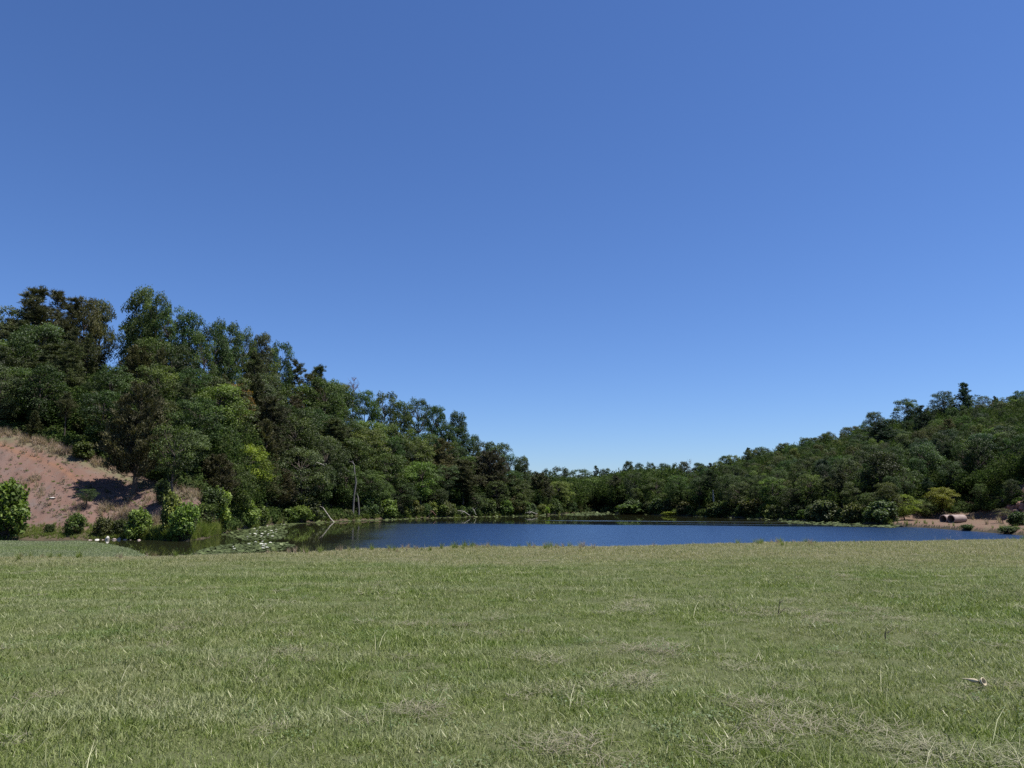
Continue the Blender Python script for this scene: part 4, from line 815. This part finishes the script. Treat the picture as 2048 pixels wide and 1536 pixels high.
nl_ = {True: sorted(p[0] for p in fl if p[1] > 1083), False: sorted(p[0] for p in fl if p[1] <= 1083)}
ORD2 = ORD+['thirty-first']
for i, (a, b) in enumerate(fl):
    q_ = onz(a, b, WZ); near = b > 1083
    e = obj('water_lily', None, loc=(q_[0], q_[1], WZ+.04), label=f"{ORD2[nl_[near].index(a)]} white lily flower from the left on the "+('lily mat nearest the lawn' if near else 'large lily mat under the woods'), cat='flower', group='water lilies on the near mat' if near else 'water lilies on the far mat')
    e.rotation_euler = (gg.normal()*.2, gg.normal()*.2, gg.random()*6); s = gg.uniform(.9, 1.6); e.scale = (s, s, s); obj('petal_ring', MF, e); obj('flower_centre', MC, e)

# ------------------------------------------------------------------ pipes on the spit
m, t = newmat('pipe_shell'); n = nz(t, 1.5, 5); c = ramp(t, n, [(.3, (.20, .145, .125)), (.6, (.27, .21, .185)), (.8, (.32, .265, .235))]); finish(t, mixc(t, rng_(t, nz(t, 8, 4), .5, .8, 0, .4), c, (.28, .15, .10)), .7, .3, bump=nz(t, 12, 3), bdist=.02); M_pipe = m
mi, t = newmat('pipe_inside'); finish(t, (.10, .075, .065), .85, .2)
def pipe_mesh(Lg, r, wall=.09):
    S = 40; prof = []
    nr = int(Lg/.12)
    for i in range(nr+1): prof.append((i*Lg/nr, r+(.012 if i % 2 else 0)))
    rings = prof+[(Lg, r-wall), (0, r-wall), prof[0]]; Vv = []
    for (xx_, rr) in rings:
        for k in range(S): th = k*2*math.pi/S; Vv.append((xx_-Lg/2, rr*math.cos(th), rr*math.sin(th)+r))
    q_ = [[i*S+k, i*S+(k+1) % S, (i+1)*S+(k+1) % S, (i+1)*S+k] for i in range(len(rings)-1) for k in range(S)]
    fm = [1 if i == len(prof) else 0 for i in range(len(rings)-1) for k in range(S)]
    return mesh('barrel', Vv, np.array(q_), [M_pipe, mi], {'tone': np.zeros(len(Vv))}, True, fm)
def rim_mesh(Lg, r, xo):
    Gm = Geo(); th = np.linspace(0, 6.283, 33)[:-1]; P5 = [(xo, r*math.cos(a), r*math.sin(a)+r) for a in th]; P5.append(P5[0]); tube(Gm, P5, .05, 5); return Gm.mesh('rim', [M_pipe], True)
Lp, rp = 2.75, .60
yp = 4.0
q0 = onz(1915, 1043.5, -1.72)
az = R(-30)
for i, (off, lab) in enumerate(((0, 'front one of two pinkish culvert pipes lying on the dirt spit'), (1.26, 'rear culvert pipe, its dark mouth just showing behind the front pipe'))):
    dx, dy = -math.sin(az)*off, math.cos(az)*off
    x, y = q0[0]-math.sin(R(25))*off, q0[1]+math.cos(R(25))*off
    zg = gz(x, y)
    e = obj('culvert_pipe', None, loc=(x, y, max(zg, -1.9)-.03), label=lab, cat='pipe', group='culvert pipes'); e.rotation_euler = (0, 0, R(25)); obj('barrel', pipe_mesh(Lp, rp), e); obj('rim', rim_mesh(Lp, rp-.045, -Lp/2), e)

# ------------------------------------------------------------------ dead tree, leaning log, driftwood
def bent(name, pts, rad, mat, label, cat, extra=(), parts='limb'):
    b0 = np.array(pts[0], float); e = obj(name, None, loc=tuple(b0), label=label, cat=cat); Gm = Geo(); tube(Gm, np.array(pts)-b0, rad, 8); obj('trunk', Gm.mesh('trunk', [mat], True), e)
    for pp, rr in extra: Gm = Geo(); tube(Gm, np.array(pp)-b0, rr, 6); obj(parts, Gm.mesh(parts, [mat], True), e)
Yd = float(ip(705, FAR))+2.2
D = lambda a, b, dy=0: px2(a, b, Yd+dy)
M_dt = simple('silvery_dead_trunk', (.13, .12, .112), .8, .3, .3, 3)
bent('dead_tree', [D(706, 1046), D(706, 1020), D(708, 990), D(712, 965), D(709, 945), D(708, 930), D(705, 921)], [.24, .21, .19, .17, .14, .10, .05], M_dt, 'tall pale dead trunk with broken forked limbs at the water edge', 'tree',
     [((D(709, 950), D(701, 946, -.4), D(694, 941, -.6), D(688, 935, -.7)), [.12, .10, .08, .04]), ((D(709, 930), D(704, 924, -.2), D(698, 922, -.2)), [.09, .07, .03]), ((D(701, 947, -.4), D(705, 955, -.4)), [.06, .03])])
bent('dead_tree', [D(717, 1045, .4), D(718, 1020, .4), D(716, 995, .4), D(713, 985, .4)], [.16, .15, .13, .08], M_dt, 'shorter broken dead trunk right beside the tall dead one', 'tree')
Yd = float(ip(660, FAR))
bent('leaning_log', [D(669, 1045.5, -1), D(660, 1036, -.6), D(652, 1024, -.2), D(646, 1015, 0), D(639, 1012, 0)], [.10, .09, .08, .05, .02], M_bark_pale, 'thin white dead log leaning out of the water left of the dead tree', 'log', [((D(660, 1036, -.6), D(655, 1028, -1.0), D(652, 1025, -1.2)), [.04, .03, .015])])
Yd = float(ip(625, FAR))+1
bent('fallen_branch', [D(626, 932), D(634, 925), D(643, 928), D(650, 931)], [.04, .07, .06, .04], M_bark_pale, 'pale curved bare branch among the oaks left of the dead tree', 'branch')
Yd = float(ip(1425, FAR))+2
bent('pale_trunk', [D(1430, 1034), D(1429, 1015), D(1427, 995), D(1426, 980)], [.22, .2, .17, .1], M_bark_pale, 'slender pale bare trunk standing at the far shore', 'tree')
for k, (a, b, a2, b2, lab) in enumerate([(915, 1021, 940, 1031, 'bare fallen branch on the shore below the spreading pine'), (944, 1016, 952, 1030, 'short bare branch on the shore right of the fallen one'), (1050, 1026, 1075, 1028, 'low pile branch on the shore near the inlet corner'), (1740, 1032, 1765, 1024, 'grey fallen tree lying at the shore left of the spit'), (858, 1021, 872, 1031, 'pinkish fallen stem leaning on the middle shore')]):
    Yd = float(ip(a, FAR))+.4; mid = ((a+a2)/2, (b+b2)/2-3)
    bent('fallen_branch', [D(a, b), D(*mid), D(a2, b2)], [.05, .09, .06], M_bark_pale if k != 4 else M_deadtwig, lab, 'branch', [((D(*mid), D(mid[0]+6, mid[1]-5)), [.04, .015]), ((D(*mid), D(mid[0]-5, mid[1]+4, -.4)), [.04, .015]), ((D((a+mid[0])/2, (b+mid[1])/2), D(mid[0]-1, mid[1]-6)), [.035, .012])])

# ------------------------------------------------------------------ stones
def stone(seed, sx_, sy_, sz_, mat):
    import bmesh
    g_ = np.random.default_rng(seed); bm = bmesh.new(); bmesh.ops.create_icosphere(bm, subdivisions=3, radius=.5)
    ph = g_.random(6)*6.28; pl = [(Vector(rdir(1, g_)[0]), g_.uniform(.28, .42)) for _ in range(9)]
    for v in bm.verts:
        c_ = v.co.copy()
        for n_, d_ in pl:
            k = c_.dot(n_)-d_
            if k > 0: c_ -= n_*k*.9
        k = 1+.05*math.sin(c_.x*11+ph[0])+.04*math.sin(c_.y*13+ph[1]); v.co = Vector((c_.x*sx_*k, c_.y*sy_*k, c_.z*sz_*k))
    me = bpy.data.meshes.new('stone'); bm.to_mesh(me); bm.free(); me.materials.append(mat); return me
M_st = simple('pink_grey_stone', (.30, .24, .21), .85, .3, .3, 4); M_wh = simple('white_stone', (.50, .48, .43), .7, .3, .12, 6)
for i, (a, b, wpx, hp, mt, lab) in enumerate([(214, 1081, 9, 8, M_wh, 'white upright stone at the edge of the low terrace'), (194, 1083, 8, 4, M_wh, 'small flat white stone left of the upright white one'), (229, 1082, 9, 5, M_st, 'grey stone just right of the upright white one'), (237, 1083, 10, 6, M_st, 'largest grey stone in the row by the small pool'),
      (251, 1085, 12, 4, M_st, 'flat grey stone in the middle of the stone row'), (261, 1086, 8, 3, M_st, 'small flat stone before the last of the row'), (278, 1087.5, 10, 4, M_st, 'low stone at the water, last of the row by the pool'), (180, 1083, 10, 3, M_st, 'thin flat stone at the outer end of the stone row'), (205, 1083.5, 6, 3, M_st, 'tiny grey stone at the foot of the upright white one'),
      (119, 989, 0, 0, None, ''), (105, 1000, 12, 3, M_bark_pale and M_wh, 'white slab lying on the red bank')]):
    if mt is None: continue
    q_ = pix_pts(a, b, 0, 0, 1)
    if not len(q_): continue
    q_ = q_[0]; s = q_[1]/1462; o = obj('stone', stone(i+3, wpx*s*1.05, wpx*s*.9, max(hp*s*1.3, .1), mt), loc=(q_[0], q_[1], q_[2]+hp*s*.35), label=lab, cat='stone', group='stones by the pool'); o.rotation_euler = (0, 0, i*1.3)
# rocks on the right red bank
g8 = np.random.default_rng(88); rl = []
for i in range(9):
    a, b = (2012+i*4.2+g8.normal(), 1037-i*2.2+g8.uniform(-12, 6)); q_ = pix_pts(a, b, 0, 0, 1)
    if len(q_): rl.append(q_[0])
M_rock = simple('red_rock', (.27, .155, .12), .9, .2, .35, 2.5)
words = ['lowest red rock of the heap at the frame edge', 'second red rock from the spit in the heap', 'third red rock up the heap', 'fourth red rock up the heap at the frame edge', 'fifth red rock up the heap at the frame edge', 'sixth red rock up the heap at the frame edge', 'seventh red rock up the heap at the frame edge', 'eighth red rock up the heap at the frame edge', 'topmost red rock of the heap at the frame edge']
for i, q_ in enumerate(rl):
    s = g8.uniform(.7, 1.5); o = obj('rock', stone(100+i, s*1.3, s, s*.9, M_rock), loc=(q_[0], q_[1], q_[2]+s*.1), label=words[i], cat='rock', group='red rocks'); o.rotation_euler = (g8.random(), g8.random(), g8.random()*6)

# ------------------------------------------------------------------ small things in the lawn
q_ = onz(1560, 1228, 0); M_tw = simple('dark_twig', (.08, .066, .05), .9, .2, .3, 8)
D2 = lambda a, b, dy=0: px2(a, b, q_[1]+dy)
bent('twig', [D2(1556, 1232), D2(1558, 1216), D2(1560, 1200)], [.008, .006, .003], M_tw, 'dark forked twig standing up in the lawn', 'twig', [((D2(1557, 1228), D2(1564, 1222), D2(1570, 1216)), [.006, .005, .003]), ((D2(1560, 1206), D2(1566, 1200)), [.006, .003])], 'side_twig')
q_ = onz(1772, 1280, 0)
bent('weed_stalk', [D2(1772, 1283), D2(1770, 1272), D2(1773, 1258)], [.008, .007, .003], M_tw, 'short dark dead weed stalk in the lawn right of the forked twig', 'plant', [((D2(1774, 1266), D2(1781, 1262), D2(1786, 1257)), [.005, .004, .003])], 'side_twig')
# pale husk
q_ = onz(1962, 1375, .03); M_husk = simple('pale_husk', (.42, .36, .24), .7, .3, .15, 30, .004)
e = obj('dried_husk', None, loc=(q_[0], q_[1], .06), label='pale dry husk with a dark round hollow lying in the grass', cat='husk')
e.scale = (.55, .55, .55)
Gm = Geo(); tube(Gm, [(-.155, .20, .03), (-.12, .15, .035), (-.09, .12, .03)], [.006, .012, .014], 6); tube(Gm, [(-.10, .13, .03), (-.06, .07, .03), (-.02, .02, .03)], [.022, .034, .02], 8); obj('stalk', Gm.mesh('stalk', [M_husk], True), e)
Gm = Geo(); rg = []
for i in range(8):
    a = math.pi*.5*i/7; rg.append((.062*math.sin(a+.05), -.06+.06*math.cos(a)))
for i in range(6):
    a = math.pi*.5*(1-i/5); rg.append((.05*math.sin(a), -.05+.045*math.cos(a)-.008+.0))
ax = nrm(np.array([.45, -.75, .35])); s1_ = nrm(np.cross(ax, [0, 0, 1])); s2_ = np.cross(ax, s1_); Vv = []
for (r, d) in rg:
    for k in range(16): th = k*6.283/16; Vv.append(np.array([0, 0, .02])-ax*d+s1_*r*math.cos(th)+s2_*r*math.sin(th))
Gm.add(Vv, [[i*16+k, i*16+(k+1) % 16, (i+1)*16+(k+1) % 16, (i+1)*16+k] for i in range(len(rg)-1) for k in range(16)]); obj('cup', Gm.mesh('cup', [M_husk], True), e)
Gm = Geo(); pts_ = gg.normal(size=(40, 3))*.014+np.array([0, 0, .02])+ax*.005; leaves(Gm, pts_, .03, gg, np.full(40, .3)); obj('dark_core', Gm.mesh('dark_core', [M_tw]), e)
# white stems standing at the water beyond the lawn
M_ws = simple('pale_stem', (.62, .58, .5), .7, .3, .1, 5)
for i, (a, b0, b1, lab) in enumerate([(1870, 1082, 1072, 'thin pale stem standing before the water, left of a similar one'), (1901, 1082, 1071, 'thin pale stem before the water below the pipes'), (1977, 1080, 1074, 'short pale stem before the water below the tiny thin tree'), (1386, 1093, 1083, 'lone pale stem at the lawn edge before the middle of the lake'), (1987, 1080, 1075, 'short pale stem, rightmost at the lawn edge')]):
    Yd = float(ip(a, CREST))+.1; bent('dry_stem', [D(a, b0+3), D(a+.5, (b0+b1)/2), D(a-.4, b1)], [.006, .005, .004], M_ws, lab, 'plant')
